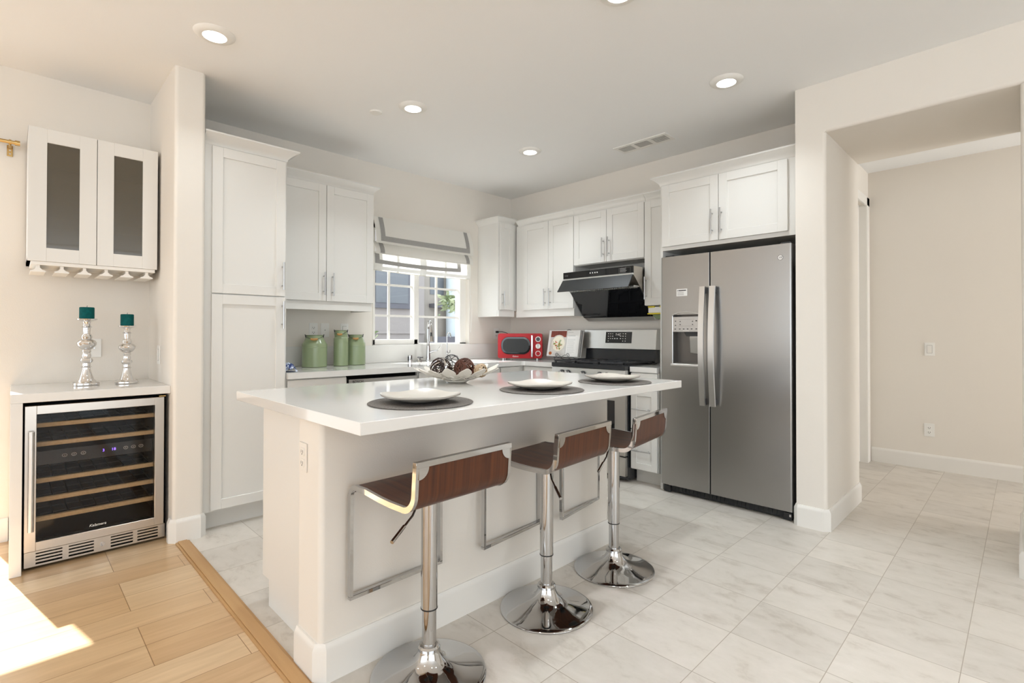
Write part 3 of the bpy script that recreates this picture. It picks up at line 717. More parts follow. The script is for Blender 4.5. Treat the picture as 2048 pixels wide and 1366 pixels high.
b.build('base_grille', 'black', r, True)
b = MB(); b.box(-1.045, 3.474, 0.028, -1.035, 3.478, 0.042); b.box(-1.87, 3.49, 0.052, -1.835, 3.51, 0.058); b.build('hinge_screws', 'lsteel', r, True)
b = MB(); b.box(-1.90, 3.50, 1.7425, -1.84, 3.60, 1.757, 0.003); b.box(-1.10, 3.50, 1.7425, -1.04, 3.60, 1.757, 0.003); b.build('hinge_cover', 'dark', r, True)

# ------------------------------------------------------------------ range
RX0, RX1 = -2.957, -2.205
r = thing('gas_range', 'freestanding stainless gas range with black grates below the hood', 'stove', (-2.58, 3.7, 0))
MB().box(RX0+0.002, 3.47, 0.02, RX1-0.002, 3.955, 0.885).build('body', 'enamel', r, True)
b = MB(); b.box(RX0, 3.415, 0.886, RX1, 3.90, 0.924, 0.006); b.build('cooktop', 'enamel', r, True)
b = MB(); b.hexa([(RX0, 3.405, 0.785), (RX1, 3.405, 0.785), (RX1, 3.47, 0.785), (RX0, 3.47, 0.785), (RX0, 3.425, 0.885), (RX1, 3.425, 0.885), (RX1, 3.47, 0.885), (RX0, 3.47, 0.885)], 0.003); b.build('control_panel', 'lsteel', r, True)
for x in (-2.83, -2.765, -2.605, -2.435, -2.365):
    z = 0.838
    b = MB().cyl((x, 3.414, z), (x, 3.404, z), 0.026, n=20); kb = b.build('knob', 'dark', r, True)
    b = MB().cyl((x, 3.404, z), (x, 3.376, z), 0.021, 0.018, n=20); b.box(x-0.005, 3.366, z-0.019, x+0.005, 3.38, z+0.019, 0.002); b.build('knob_cap', 'lsteel', kb, True)
b = MB().box(RX0+0.004, 3.43, 0.21, RX1-0.004, 3.47, 0.78, 0.004); od = b.build('oven_door', 'steel', r, True)
MB().box(RX0+0.10, 3.4285, 0.33, RX1-0.10, 3.434, 0.64).build('door_window', 'bglass', od, True)
b = MB().tube([(RX0+0.06, 3.43, 0.725), (RX0+0.06, 3.385, 0.725), (RX1-0.06, 3.385, 0.725), (RX1-0.06, 3.43, 0.725)], 0.011, 10); b.build('handle', 'steel', od, True)
MB().box(RX0+0.004, 3.435, 0.05, RX1-0.004, 3.47, 0.20, 0.004).build('warming_drawer', 'steel', r, True)
for i in range(3):
    x0 = RX0+0.018+i*0.2395; x1 = x0+0.236; b = MB(); z0, z1 = 0.930, 0.944
    for x in (x0, x1-0.012): b.box(x, 3.435, z0, x+0.012, 3.885, z1, 0.002, 1)
    for y in (3.435, 3.652, 3.873): b.box(x0, y, z0, x1, y+0.012, z1, 0.002, 1)
    for yc in (3.547, 3.765):
        xm = (x0+x1)/2
        b.box(xm-0.005, yc-0.09, z0, xm+0.005, yc-0.03, z1+0.002); b.box(xm-0.005, yc+0.03, z0, xm+0.005, yc+0.09, z1+0.002)
        b.box(x0+0.012, yc-0.005, z0, xm-0.03, yc+0.005, z1+0.002); b.box(xm+0.03, yc-0.005, z0, x1-0.012, yc+0.005, z1+0.002)
    for x in (x0+0.004, x1-0.016):
        for y in (3.437, 3.868): b.box(x, y, 0.923, x+0.012, y+0.012, z0)
    b.build('grate', 'iron', r, True)
for x, y in ((-2.82, 3.547), (-2.82, 3.765), (-2.58, 3.66), (-2.34, 3.547), (-2.34, 3.765)):
    MB().lathe([(0.045, 0.9235), (0.045, 0.930), (0.034, 0.932), (0.034, 0.938), (0, 0.939)], (x, y, 0), 20).build('burner', 'iron', r, True)
b = MB(); b.prism([(3.895, 0.925), (3.972, 0.925), (3.972, 1.035), (3.91, 1.035)], 0, RX0+0.012, RX1-0.006); b.build('backguard_base', 'enamel', r, True)
b = MB(); b.prism([(3.885, 1.040), (3.975, 1.036), (3.975, 1.215), (3.925, 1.215), (3.905, 1.208)], 0, RX0-0.004, RX1+0.004); bg = b.build('backguard', 'lsteel', r, True)
def on_bg(x, t, o=0.0):   # point on the sloped face
    return (x, 3.885+0.02*t-o, 1.040+0.168*t)
b = MB()
q = [(-2.715, .30), (-2.44, .30), (-2.44, .90), (-2.715, .90)]
b.hexa([on_bg(x, t_, -0.002) for x, t_ in q] + [on_bg(x, t_, 0.0015) for x, t_ in q]); dp = b.build('display', 'bglass', bg, True)
b = MB(); rnd = random.Random(2)
for row, tt in enumerate((0.80, 0.67, 0.54, 0.41)):
    for i, x in enumerate((-2.685, -2.662, -2.640, -2.615, -2.59, -2.555, -2.53, -2.505)):
        if row == 3 and 0 < i < 6: continue
        if row < 2 and 2 < i < 5: continue
        w = 0.0035 if rnd.random() < .5 else 0.006
        b.hexa([on_bg(x+u, tt+v, 0.0014) for u, v in ((-w, -.02), (w, -.02), (w, .02), (-w, .02))] + [on_bg(x+u, tt+v, 0.002) for u, v in ((-w, -.02), (w, -.02), (w, .02), (-w, .02))])
b.build('display_marks', 'lettering', dp, True)
text('7:45', 0.03, on_bg(-2.585, 0.75, 0.0018), (1, 0, 0), (0, 0.02, 0.168), 'display_clock', 'lettering', dp)

# ------------------------------------------------------------------ slanted hood
HX0, HX1 = -2.935, -2.211
r = thing('range_hood', 'black glass slanted range hood above the gas range', 'range hood', (-2.56, 3.8, 1.3))
b = MB(); b.prism([(3.56, 1.655), (3.56, 1.722), (3.72, 1.722), (3.981, 1.722), (3.981, 1.30), (3.935, 1.30), (3.87, 1.33), (3.668, 1.553), (3.62, 1.60)], 0, HX0+0.004, HX1-0.004)
b.build('housing', 'wsteel', r, True)
MB().box(HX0, 3.552, 1.664, HX1, 3.562, 1.722, 0.001, 1).build('control_glass', 'bglass', r, True)
MB().box(HX0, 3.546, 1.650, HX1, 3.566, 1.664, 0.002, 1).build('chrome_strip', 'lsteel', r, True)
b = MB(); b.hexa([(HX0-0.004, 3.470, 1.547), (HX1+0.004, 3.470, 1.547), (HX1+0.004, 3.479, 1.543), (HX0-0.004, 3.479, 1.543), (HX0, 3.545, 1.652), (HX1, 3.545, 1.652), (HX1, 3.556, 1.648), (HX0, 3.556, 1.648)], 0.001, 1); b.build('flap', 'hoodgrey', r, True)
b = MB(); b.box(HX0+0.01, 3.575, 1.556, HX1-0.01, 3.665, 1.566)
for i in range(34): b.cyl((HX0+0.03+i*0.0202, 3.60, 1.556), (HX0+0.03+i*0.0202, 3.66, 1.553), 0.006, n=8)
b.build('filter_rail', 'lsteel', r, True)
b = MB(); b.hexa([(HX0, 3.652, 1.552), (HX1, 3.652, 1.552), (HX1, 3.660, 1.558), (HX0, 3.660, 1.558), (HX0, 3.860, 1.322), (HX1, 3.860, 1.322), (HX1, 3.870, 1.328), (HX0, 3.870, 1.328)]); b.build('front_glass', 'bglass', r, True)
b = MB(); b.hexa([(HX0, 3.858, 1.326), (HX1, 3.858, 1.326), (HX1, 3.93, 1.326), (HX0, 3.93, 1.326), (HX0+0.01, 3.915, 1.292), (HX1-0.01, 3.915, 1.292), (HX1-0.01, 3.975, 1.292), (HX0+0.01, 3.975, 1.292)], 0.003); b.build('oil_cup', 'lsteel', r, True)
b = MB()
for x in (-2.635, -2.610, -2.585, -2.562): b.box(x-0.005, 3.5508, 1.692, x+0.005, 3.5522, 1.702)
b.build('touch_buttons', 'lettering', r, True)
text('FOTILE', 0.012, (-2.897, 3.5512, 1.692), (1, 0, 0), (0, 0, 1), 'brand_lettering', 'ink', r)
b = MB()
for a in range(2): b.box(-2.345+a*0.108, 3.5506, 1.668, -2.344+a*0.108, 3.5516, 1.712); b.box(-2.345, 3.5506, 1.668+a*0.043, -2.237, 3.5516, 1.669+a*0.043)
rnd = random.Random(4)
for z in (1.704, 1.695, 1.686, 1.677): b.box(-2.335, 3.5506, z, -2.335+rnd.uniform(.05, .085), 3.5516, z+0.004)
b.build('instruction_label', 'ink', r, True)

# white and yellow box hanging under the narrow cabinet
r = thing('storage_box', 'white and yellow plastic box hanging under the narrow wall cabinet', 'box', (-2.11, 3.82, 1.33))
MB().box(-2.193, 3.745, 1.342, -2.06, 3.93, 1.397, 0.012, 3).build('box_body', 'white', r, True)
b = MB(); b.box(-2.196, 3.742, 1.334, -2.057, 3.933, 1.344, 0.003); b.box(-2.19, 3.741, 1.388, -2.13, 3.76, 1.401, 0.002); b.box(-2.085, 3.741, 1.388, -2.06, 3.76, 1.401, 0.002); b.build('yellow_rim', 'yellow', r, True)
b = MB(); b.hexa([(-2.15, 3.80, 1.295), (-2.07, 3.80, 1.295), (-2.07, 3.88, 1.295), (-2.15, 3.88, 1.295), (-2.17, 3.77, 1.333), (-2.06, 3.77, 1.333), (-2.06, 3.9, 1.333), (-2.17, 3.9, 1.333)], 0.006); b.build('spout', 'green', r, True)
# ------------------------------------------------------------------ microwave, turned to face the room from the corner
MWZ = CT+0.001
mr = math.radians(40)            # local -Y is the front
r = thing('microwave', 'small red retro microwave oven in the worktop corner', 'microwave', (-3.632, 3.722, MWZ), mr)
w2, hh, dp_ = 0.222, 0.262, 0.245
b = MB(); b.prism([(p[0], p[1]) for p in rrect(-w2, 0.014, w2, hh, 0.022)], 1, -0.145, dp_-0.145); b.build('casing', 'red', r)
b = MB(); b.prism([(p[0], p[1]) for p in rrect(-w2+0.002, 0.016, w2-0.09, hh-0.002, 0.02)], 1, -0.156, -0.145); dd = b.build('door', 'red', r)
b = MB(); b.prism([(p[0], p[1]) for p in rrect(-w2+0.036, 0.056, w2-0.118, hh-0.036, 0.074, 10)], 1, -0.162, -0.155); b.build('door_bezel', 'bglass', dd)
b = MB(); b.prism([(p[0], p[1]) for p in rrect(-w2+0.052, 0.073, w2-0.134, hh-0.053, 0.058, 10)], 1, -0.1635, -0.161); b.build('door_window', 'hoodgrey', dd)
ring = [(p[0], -0.158, p[1]) for p in rrect(-w2+0.033, 0.053, w2-0.115, hh-0.033, 0.076, 10)]
MB().tube(ring, 0.0022, 6, True).build('bezel_trim', 'red', dd)
b = MB(); b.box(w2-0.110, -0.186, 0.028, w2-0.092, -0.172, 0.245, 0.005); b.box(w2-0.106, -0.175, 0.05, w2-0.096, -0.15, 0.075); b.box(w2-0.106, -0.175, 0.20, w2-0.096, -0.15, 0.225); b.build('handle', 'chrome', dd)
b = MB(); b.prism([(p[0], p[1]) for p in rrect(w2-0.088, 0.016, w2-0.002, hh-0.002, 0.02)], 1, -0.153, -0.145); b.build('control_panel', 'red', r)
xk = w2-0.042
b = MB(); b.cyl((xk, -0.153, 0.205), (xk, -0.160, 0.205), 0.027, n=28); q = b.build('dial_display', 'lettering', r); MB().cyl((xk, -0.160, 0.205), (xk, -0.1615, 0.205), 0.020, n=28).build('display_face', 'bglass', q)
b = MB(); b.cyl((xk, -0.153, 0.135), (xk, -0.172, 0.135), 0.026, 0.022, n=28); q = b.build('timer_knob', 'lettering', r); MB().box(xk-0.003, -0.174, 0.122, xk+0.003, -0.171, 0.156).build('knob_pointer', 'ink', q)
b = MB(); b.cyl((xk, -0.153, 0.064), (xk, -0.160, 0.064), 0.027, n=28); q = b.build('start_button', 'lettering', r); MB().cyl((xk, -0.160, 0.064), (xk, -0.164, 0.064), 0.020, n=28).build('button_cap', 'red', q)
text('Galanz', 0.022, (-0.045, -0.1568, 0.034), (1, 0, 0), (0, 0, 1), 'brand_lettering', 'lettering', dd, world=False, italic=0.2)
for x in (-0.17, 0.17):
    for y in (-0.12, 0.07): MB().cyl((x, y, 0), (x, y, 0.016), 0.014, n=14).build('foot', 'nickel', r)
b = MB()
for i in range(6):
    for j in range(6): b.box(-w2-0.0008, -0.06+i*0.022, 0.07+j*0.024, -w2+0.001, -0.048+i*0.022, 0.078+j*0.024)
b.build('side_vents', 'dark', r)
r = thing('power_cord', 'black plug and cord behind the red microwave', 'cord', (LW+0.008, 3.755, 1.19))
MB().box(LW+0.007, 3.74, 1.182, LW+0.032, 3.77, 1.205, 0.005).build('plug', 'black', r, True)
MB().tube([(LW+0.03, 3.76, 1.194), (LW+0.07, 3.78, 1.197), (LW+0.11, 3.82, 1.18), (LW+0.13, 3.86, 1.13), (LW+0.14, 3.87, 1.02), (LW+0.15, 3.86, 0.93)], 0.0035, 8).build('cable', 'black', r, True)

# ------------------------------------------------------------------ cookbook on a wire stand
by = 3.80; tl = 0.20                        # leaning back
def pg(u, v, o=0.0, fold=0.0):              # u across (world X), v up the page, o out of the page
    return (u, by + v*math.sin(tl) - o*math.cos(tl) + fold, 0.952 + v*math.cos(tl) + o*math.sin(tl))
us = thing('cookbook_stand', 'curled black wire stand under the open cookbook', 'book stand', (-3.15, by, CT))
b = MB()
def curl(c, rr, s, turns=1.3):
    return [(c[0]+s*rr*(1-i/26)*math.cos(i*turns*2*PI/22), by-0.028, c[1]+rr*(1-i/26)*math.sin(i*turns*2*PI/22)) for i in range(22)]
b.tube(curl((-3.20, 0.968), 0.022, 1), 0.0025, 6); b.tube(curl((-3.06, 0.968), 0.022, -1), 0.0025, 6)
b.tube([(-3.178, by-0.028, 0.968), (-3.14, by-0.028, 0.952), (-3.10, by-0.028, 0.972), (-3.082, by-0.028, 0.968)], 0.0025, 6)
b.tube([(-3.24, by-0.03, 0.945), (-3.02, by-0.03, 0.945)], 0.003, 6)
for x in (-3.22, -3.04): b.tube([(x, by-0.03, 0.945), (x, by+0.03, 0.945), (x, by+0.075, 1.19)], 0.003, 6); b.tube([(x, by-0.03, 0.945), (x-0.005, by-0.035, CT+0.003)], 0.003, 6); b.tube([(x, by+0.03, 0.945), (x, by+0.12, CT+0.003)], 0.003, 6)
b.tube([(-3.22, by+0.075, 1.19), (-3.13, by+0.08, 1.215), (-3.04, by+0.075, 1.19)], 0.003, 6)
b.build('wire_frame', 'iron', us, True)
r = thing('cookbook', 'open cookbook showing a plated dish beside the red microwave', 'book', (-3.12, by, 0.952))
def slab(b, u0, u1, v0, v1, o0, o1, d0=0.0, d1=0.0):
    b.hexa([pg(u0, v0, o0, d0), pg(u1, v0, o0, d1), pg(u1, v1, o0, d1), pg(u0, v1, o0, d0), pg(u0, v0, o1, d0), pg(u1, v0, o1, d1), pg(u1, v1, o1, d1), pg(u0, v1, o1, d0)]); return b
slab(MB(), -3.36, -2.935, 0, 0.262, -0.012, -0.006).build('cover', 'paper', r, True)
lp = slab(MB(), -3.345, -3.118, 0.002, 0.258, -0.005, 0.012).build('left_page', 'paper', r, True)
rp = slab(MB(), -3.112, -2.958, 0.002, 0.258, -0.005, 0.014).build('right_page', 'paper', r, True)
slab(MB(), -2.955, -2.94, 0.004, 0.256, -0.005, 0.008).build('page_block', 'ink', r, True)
M['photo_table'] = pm('photo_table', '8E3A24', 0.5, var=(10, '6E2C1C', 0.2, (8, 1, 1)))
M['photo_cloth'] = pm('photo_cloth', 'B9B4AE', 0.5, var=(16, 'D7D3CD', 0.2))
M['food1'] = pm('food_cream', 'EDE6D2', 0.5); M['food2'] = pm('food_rust', 'B4602C', 0.5); M['food3'] = pm('food_olive', '8C8A3C', 0.5); M['food4'] = pm('food_pink', 'D6826A', 0.5)
b = MB(); slab(b, -3.318, -3.122, 0.008, 0.19, 0.0122, 0.0126); b.mi = 1; slab(b, -3.318, -3.122, 0.19, 0.252, 0.0122, 0.0126)
def disc(b, u, v, ru, rv, o, n=28, j=0.0, rnd=None):
    A = b._v([pg(u+ru*math.cos(2*PI*i/n)*(1+(rnd.uniform(-j, j) if rnd else 0)), v+rv*math.sin(2*PI*i/n)*(1+(rnd.uniform(-j, j) if rnd else 0)), o) for i in range(n)])
    B = b._v([pg(u, v, o+0.0004)])
    for i in range(n): b.face([A[i], A[(i+1) % n], B[0]])
b.mi = 2; disc(b, -3.213, 0.125, 0.094, 0.088, 0.0130); b.mi = 3; disc(b, -3.213, 0.128, 0.080, 0.074, 0.0135)
rnd = random.Random(11)
for i in range(34):
    b.mi = rnd.choice((4, 5, 6, 3, 7)); a = rnd.uniform(0, 2*PI); q = rnd.uniform(0, .055)
    disc(b, -3.205+q*math.cos(a), 0.115+q*math.sin(a)*.8, rnd.uniform(.006, .016), rnd.uniform(.005, .012), 0.0139+i*0.00004, 7, .35, rnd)
b.mi = 2; slab(b, -3.285, -3.272, 0.035, 0.15, 0.0131, 0.0136); b.mi = 4; disc(b, -3.30, 0.03, .02, .016, 0.0132)
b.build('photo', ['photo_cloth', 'photo_table', 'plate', 'food1', 'food2', 'food3', 'food4', 'leaf'], lp, True)
b = MB()
for v in (0.236, 0.206, 0.2): slab(b, -3.10, -3.10+(0.06 if v > .21 else 0.09), v, v+0.002, 0.0141, 0.0144)
for i in range(14): slab(b, -3.10, -3.03+rnd.uniform(0, .03), 0.17-i*0.0105, 0.1712-i*0.0105, 0.0141, 0.0143)
b.build('printed_text', 'ink', rp, True)

# ------------------------------------------------------------------ canisters
def canister(label, c, rr, hsh, hn, rn, ang, wood):
    z0 = CT+0.001
    r = thing('canister', label, 'canister', (c[0], c[1], z0), 0, 'sage green enamel canisters')
    pr = [(0, 0), (rr-0.004, 0), (rr, 0.004), (rr, hsh*0.80), (rr+0.0015, hsh*0.805), (rr, hsh*0.815), (rr, hsh-0.012), (rr-0.008, hsh), (rn+0.006, hsh+(hn-hsh)*0.55), (rn, hsh+(hn-hsh)*0.75), (rn, hn-0.004), (rn+0.004, hn), (rn-0.002, hn+0.001), (rn-0.003, hsh), (0, hsh-0.02)]
    MB().lathe(pr, (0, 0, 0), 40).build('body', 'green', r)
    dx, dy = math.cos(ang), math.sin(ang); ex, ey = -dy, dx
    for s in (-1, 1): MB().tube([(s*ex*(rn+0.001), s*ey*(rn+0.001), hn-0.02), (s*ex*(rn+0.006), s*ey*(rn+0.006), hn+0.005)], 0.0035, 8).build('ear', 'dark', r)
    P = []
    for i in range(17):
        a = PI*i/16; P.append((ex*(rn+0.006)*math.cos(a) + dx*math.sin(a)*(rn+0.020), ey*(rn+0.006)*math.cos(a) + dy*math.sin(a)*(rn+0.020), hn+0.004-math.sin(a)*0.034))
    h = MB().tube(P, 0.0018, 6).build('bail_handle', 'dark', r)
    k = rn*0.42; cx, cy, cz = dx*(rn+0.0235), dy*(rn+0.0235), hn-0.0305
    MB().tube([(cx-ex*k, cy-ey*k, cz+.002), (cx-ex*k*.6, cy-ey*k*.6, cz-.002), (cx, cy, cz-.003), (cx+ex*k*.6, cy+ey*k*.6, cz-.002), (cx+ex*k, cy+ey*k, cz+.002)], [0.006, 0.0085, 0.009, 0.0085, 0.006], 10).build('handle_grip', 'gripwood', h)
    return r
canister('widest sage green canister with a wooden bail grip, farthest from the window', (-3.865, 1.675), 0.092, 0.185, 0.245, 0.062, -0.45, 1)
canister('slim tall sage green canister standing between the two wider ones', (-3.86, 1.888), 0.056, 0.228, 0.283, 0.046, -0.6, 1)
canister('sage green canister partly behind the slim one, nearest the window', (-3.915, 2.045), 0.078, 0.188, 0.248, 0.054, -0.5, 1)
r = thing('dish_cloth', 'crumpled blue and white cloth on the worktop against the pantry', 'cloth', (-3.50, 1.335, CT+0.001))
b = MB(); rnd = random.Random(9)
G = [[((i/12-0.5)*0.12+rnd.uniform(-.004, .004), (j/12-0.5)*0.09+rnd.uniform(-.004, .004), max(0.0, 0.052*(1-((i/6-1)**2+(j/6-1)**2)*0.62)+rnd.uniform(-.010, .012))+0.002) for j in range(13)] for i in range(13)]
b.grid(G); b.grid([[(p[0], p[1], 0.0) for p in row] for row in G]); b.build('folded_fabric', 'blue', r, angle=60)

# ------------------------------------------------------------------ taps by the window
r = thing('kitchen_faucet', 'tall chrome pull-down faucet in front of the window', 'faucet', (-3.955, 2.80, CT), math.radians(-42))
MB().lathe([(0.028, 0), (0.028, 0.006), (0.022, 0.012), (0.019, 0.10), (0.017, 0.14), (0.0135, 0.16)], (0, 0, 0.0005), 24).build('base', 'chrome', r)
b = MB(); b.tube([(0, 0, 0.15), (0, 0, 0.30)] + [(0.055-0.055*math.cos(a*PI/10), 0.02-0.02*math.cos(a*PI/10), 0.30+0.075*math.sin(a*PI/10)) for a in range(1, 10)] + [(0.11, 0.04, 0.30)], 0.0125, 14); b.build('gooseneck', 'chrome', r)
b = MB().cyl((0.11, 0.04, 0.30), (0.124, 0.045, 0.185), 0.0150, 0.023, 18); hd = b.build('spray_head', 'chrome', r)
MB().box(0.130, 0.036, 0.235, 0.141, 0.050, 0.270, 0.003).build('spray_button', 'black', hd)
b = MB(); b.tube([(0.0, 0.018, 0.085), (0.005, 0.05, 0.095), (0.01, 0.085, 0.10)], [0.012, 0.011, 0.006], 12); b.tube([(0.01, 0.085, 0.10), (0.015, 0.115, 0.135), (0.015, 0.128, 0.165)], [0.005, 0.005, 0.004], 10); b.build('lever', 'chrome', r)
r = thing('filter_faucet', 'thin chrome drinking water tap beside the tall kitchen faucet', 'faucet', (-3.965, 3.03, CT))
MB().lathe([(0.016, 0), (0.016, 0.004), (0.009, 0.012), (0.008, 0.06), (0.010, 0.065), (0.010, 0.085), (0.006, 0.09)], (0, 0, 0.0005), 18).build('base', 'chrome', r)
MB().tube([(0, 0, 0.08), (0, 0, 0.24)] + [(0.028-0.028*math.cos(a*PI/8), 0, 0.24+0.03*math.sin(a*PI/8)) for a in range(1, 8)] + [(0.056, 0.0, 0.225)], 0.005, 10).build('spout', 'chrome', r)
MB().tube([(0, 0.008, 0.075), (0, 0.035, 0.077), (0, 0.036, 0.10)], 0.0035, 8).build('lever', 'chrome', r)
r = thing('air_gap', 'short chrome air gap cap on the worktop near the dishwasher', 'sink fitting', (-3.955, 2.60, CT))
MB().lathe([(0.021, 0), (0.021, 0.058), (0.019, 0.062), (0, 0.063)], (0, 0, 0.0005), 24).build('cap', 'chrome', r)
MB().box(-0.002, -0.022, 0.012, 0.012, -0.0195, 0.05).build('cap_slot', 'dark', r)
r = thing('soap_dispenser', 'low chrome soap pump between the air gap and the faucet', 'soap dispenser', (-3.955, 2.70, CT))
MB().lathe([(0.026, 0), (0.024, 0.012), (0.017, 0.02), (0.014, 0.03), (0.014, 0.036), (0, 0.038)], (0, 0, 0.0005), 24).build('collar', 'chrome', r)
MB().box(-0.006, -0.018, 0.036, 0.045, 0.018, 0.045, 0.004).build('pump_spout', 'dark', r)

# ------------------------------------------------------------------ roman shade
r = thing('roman_shade', 'white roman shade with grey trim bands raised over the kitchen window', 'window shade', (XW, 2.82, 1.72))
sy0, sy1 = 2.262, 3.37
def shade_strip(name, mat, prof, y0, y1, sag=0.0, off=0.0, par=None, zc=None):
    b = MB(); n = 16; rows = []
    for x, z in prof:
        row = []
        for j in range(n+1):
            t = j/n; s = sag*(1-(2*t-1)**2)
            row.append((x+off, y0+(y1-y0)*t, z-s))
        rows.append(row)
    b.grid(rows)
    return b.build(name, mat, par if par else r, True, angle=60)
X0 = XW+0.012
def cove(z0, z1, d, n=8):   # a fold that bellies out towards its lower edge
    return [(X0+0.008+d*math.sin((i/n)*PI*0.55), z0+(z1-z0)*i/n) for i in range(n+1)]
f1, f2, f3 = cove(2.208, 1.972, 0.055), cove(1.99, 1.878, 0.05), [(X0+0.012+0.012*math.sin(i/8*PI), 1.90-0.165*i/8) for i in range(9)]
b = MB().box(XW+0.001, sy0, 2.17, XW+0.018, sy1, 2.212, 0.002, 1); b.build('headrail', 'linen', r, True)
def part_of(f, za, zb, n=4):     # the stretch of a fold between two heights
    def xat(z):
        for (xa, a), (xb, c) in zip(f, f[1:]):
            if min(a, c)-1e-9 <= z <= max(a, c)+1e-9: return xa+(xb-xa)*((z-a)/(c-a) if c != a else 0)
        return f[-1][0]
    return [(xat(za+(zb-za)*i/n), za+(zb-za)*i/n) for i in range(n+1)]
for nm, f, mt, sag in (('upper_fold', f1, 'linen', 0.003), ('middle_fold', f2, 'linen', 0.004), ('lower_flap', f3, 'sheer', 0.012)):
    o = shade_strip(nm, mt, f, sy0, sy1, sag)
    if nm == 'upper_fold': ya, yb, za, zb, zt = sy0+0.048, sy1-0.048, 2.034, 1.988, 2.206
    elif nm == 'middle_fold': ya, yb, za, zb, zt = sy0+0.045, sy1-0.045, None, 1.883, 1.988
    else: ya, yb, za, zb, zt = sy0+0.012, sy1-0.135, 1.830, 1.794, 1.885
    for k in (0, 1):
        y0 = ya if k == 0 else yb-0.044
        shade_strip('trim_band', 'band', part_of(f, zt, zb), y0, y0+0.044, 0.0, 0.0028, o)
    if za: shade_strip('trim_band', 'band', part_of(f, za, zb), ya, yb, sag, 0.0036, o)
    MB().tube([(f[-1][0], sy0+(sy1-sy0)*j/12, f[-1][1]-sag*(1-(2*j/12-1)**2)) for j in range(13)], 0.004, 6).build('hem', mt, o, True)
b = MB(); P = [(XW+0.03, 3.372+0.012*math.cos(a), 1.38+0.19*math.sin(a)) for a in [i*2*PI/24 for i in range(24)]]
b.tube(P, 0.0016, 6, True); b.tube([(XW+0.03, 3.366, 2.17), (XW+0.03, 3.366, 1.56)], 0.0012, 6); b.build('cord_loop', 'white', r, True)

# ------------------------------------------------------------------ things on the island
IT = CT+0.0006
def placemat(label, c):
    r = thing('placemat', label, 'placemat', (c[0], c[1], IT), 0, 'round grey placemats on the island'); return r
mats = [(-1.575, 1.084), (-1.553, 1.726), (-1.545, 2.296)]
pos = ['nearest the walk-way end of the island', 'in the middle of the island', 'nearest the refrigerator']
m0 = placemat('round grey woven placemat under the plate at the end nearest the wine cooler', mats[0])
b = MB(); pr = [(0, 0), (0.190, 0), (0.193, 0.002), (0.190, 0.004)]
k = 0.188
while k > 0.006: pr += [(k, 0.0046), (k-0.003, 0.0034)]; k -= 0.006
pr += [(0, 0.004)]
b.lathe(pr, (0, 0, 0), 64).build('woven_disc', 'mat', m0, angle=80)
dup(m0, (*mats[1], IT), 0.4, 'round grey woven placemat under the middle plate of the three')
dup(m0, (*mats[2], IT), 0.9, 'round grey woven placemat under the plate nearest the refrigerator')
# pillow-square plate with raised corners
p0 = thing('plate', 'square-ish stoneware plate with raised corners nearest the wine cooler', 'plate', (mats[0][0]+0.005, mats[0][1]-0.005, IT+0.006), math.radians(2), 'stoneware plates on the placemats')
def plate_pt(s, a, th):
    c4 = math.cos(4*a); R = 0.138*(1-0.072*c4)    # corners at 45 degrees
    rr = R*s
    lift = 0.023*max(0, (s-0.40)/0.60)**1.5*(0.90-0.13*c4)
    return (rr*math.cos(a), rr*math.sin(a), 0.004 + lift + th)
b = MB(); n = 72; S_ = [0.0, 0.25, 0.45, 0.6, 0.72, 0.82, 0.9, 0.96, 1.0]
top = [[plate_pt(s, 2*PI*i/n, 0.004) for i in range(n)] for s in S_[1:]]
bot = [[plate_pt(s*0.985, 2*PI*i/n, -0.002) for i in range(n)] for s in S_[1:]]
bot[0] = [(p[0], p[1], 0.0) for p in bot[0]]; bot[1] = [(p[0], p[1], 0.0) for p in bot[1]]
rows = top + bot[::-1]
V = [b._v(rw) for rw in rows]
ct, cb = b._v([(0, 0, 0.008)])[0], b._v([(0, 0, 0.0)])[0]
for i in range(n):
    j = (i+1) % n; b.face([ct, V[0][i], V[0][j]]); b.face([cb, V[-1][j], V[-1][i]])
    for A, B in zip(V, V[1:]): b.face([A[i], B[i], B[j], A[j]])
b.build('glazed_dish', 'plate', p0, angle=60)
dup(p0, (mats[1][0]-0.005, mats[1][1]-0.005, IT+0.006), math.radians(4), 'square-ish stoneware plate with raised corners on the middle placemat')
dup(p0, (mats[2][0]-0.005, mats[2][1]-0.01, IT+0.006), math.radians(0), 'square-ish stoneware plate with raised corners nearest the refrigerator')

# openwork leaf bowl with woven balls
bc = (-2.105, 1.675)
r = thing('leaf_bowl', 'white openwork bowl of overlapping metal leaves on the island', 'bowl', (bc[0], bc[1], IT))
def bowl_z(q): return 0.004 + 0.068*(q/0.215)**1.7
rnd = random.Random(21)
def leaf(ra, rb, a, w, lift):
    b = MB(); n = 8; G = []
    for i in range(n+1):
        t = i/n; q = ra+(rb-ra)*t; ww = w*(math.sin(PI*(0.12+0.80*t))**0.8); row = []
        for s in (-1, -0.5, 0, 0.5, 1):
            aa = a + s*ww/max(q, 0.02); row.append((q*math.cos(aa), q*math.sin(aa), bowl_z(q)+lift-0.004*s*s))
        G.append(row)
    b.grid(G); b.grid([[(p[0], p[1], p[2]+0.0022) for p in row] for row in G])
    for row in (G[0], G[-1]): b.grid([row, [(p[0], p[1], p[2]+0.0022) for p in row]])
    for c in (0, -1): b.grid([[row[c] for row in G], [(row[c][0], row[c][1], row[c][2]+0.0022) for row in G]])
    return b.build('leaf', 'bowl', r, angle=60)
MB().lathe([(0, 0), (0.045, 0.0), (0.062, 0.008), (0.060, 0.012), (0, 0.006)], (0, 0, 0.0), 32).build('foot', 'bowl', r)
for i in range(9): leaf(0.045, 0.125, i*2*PI/9+0.2, 0.030, 0.003)
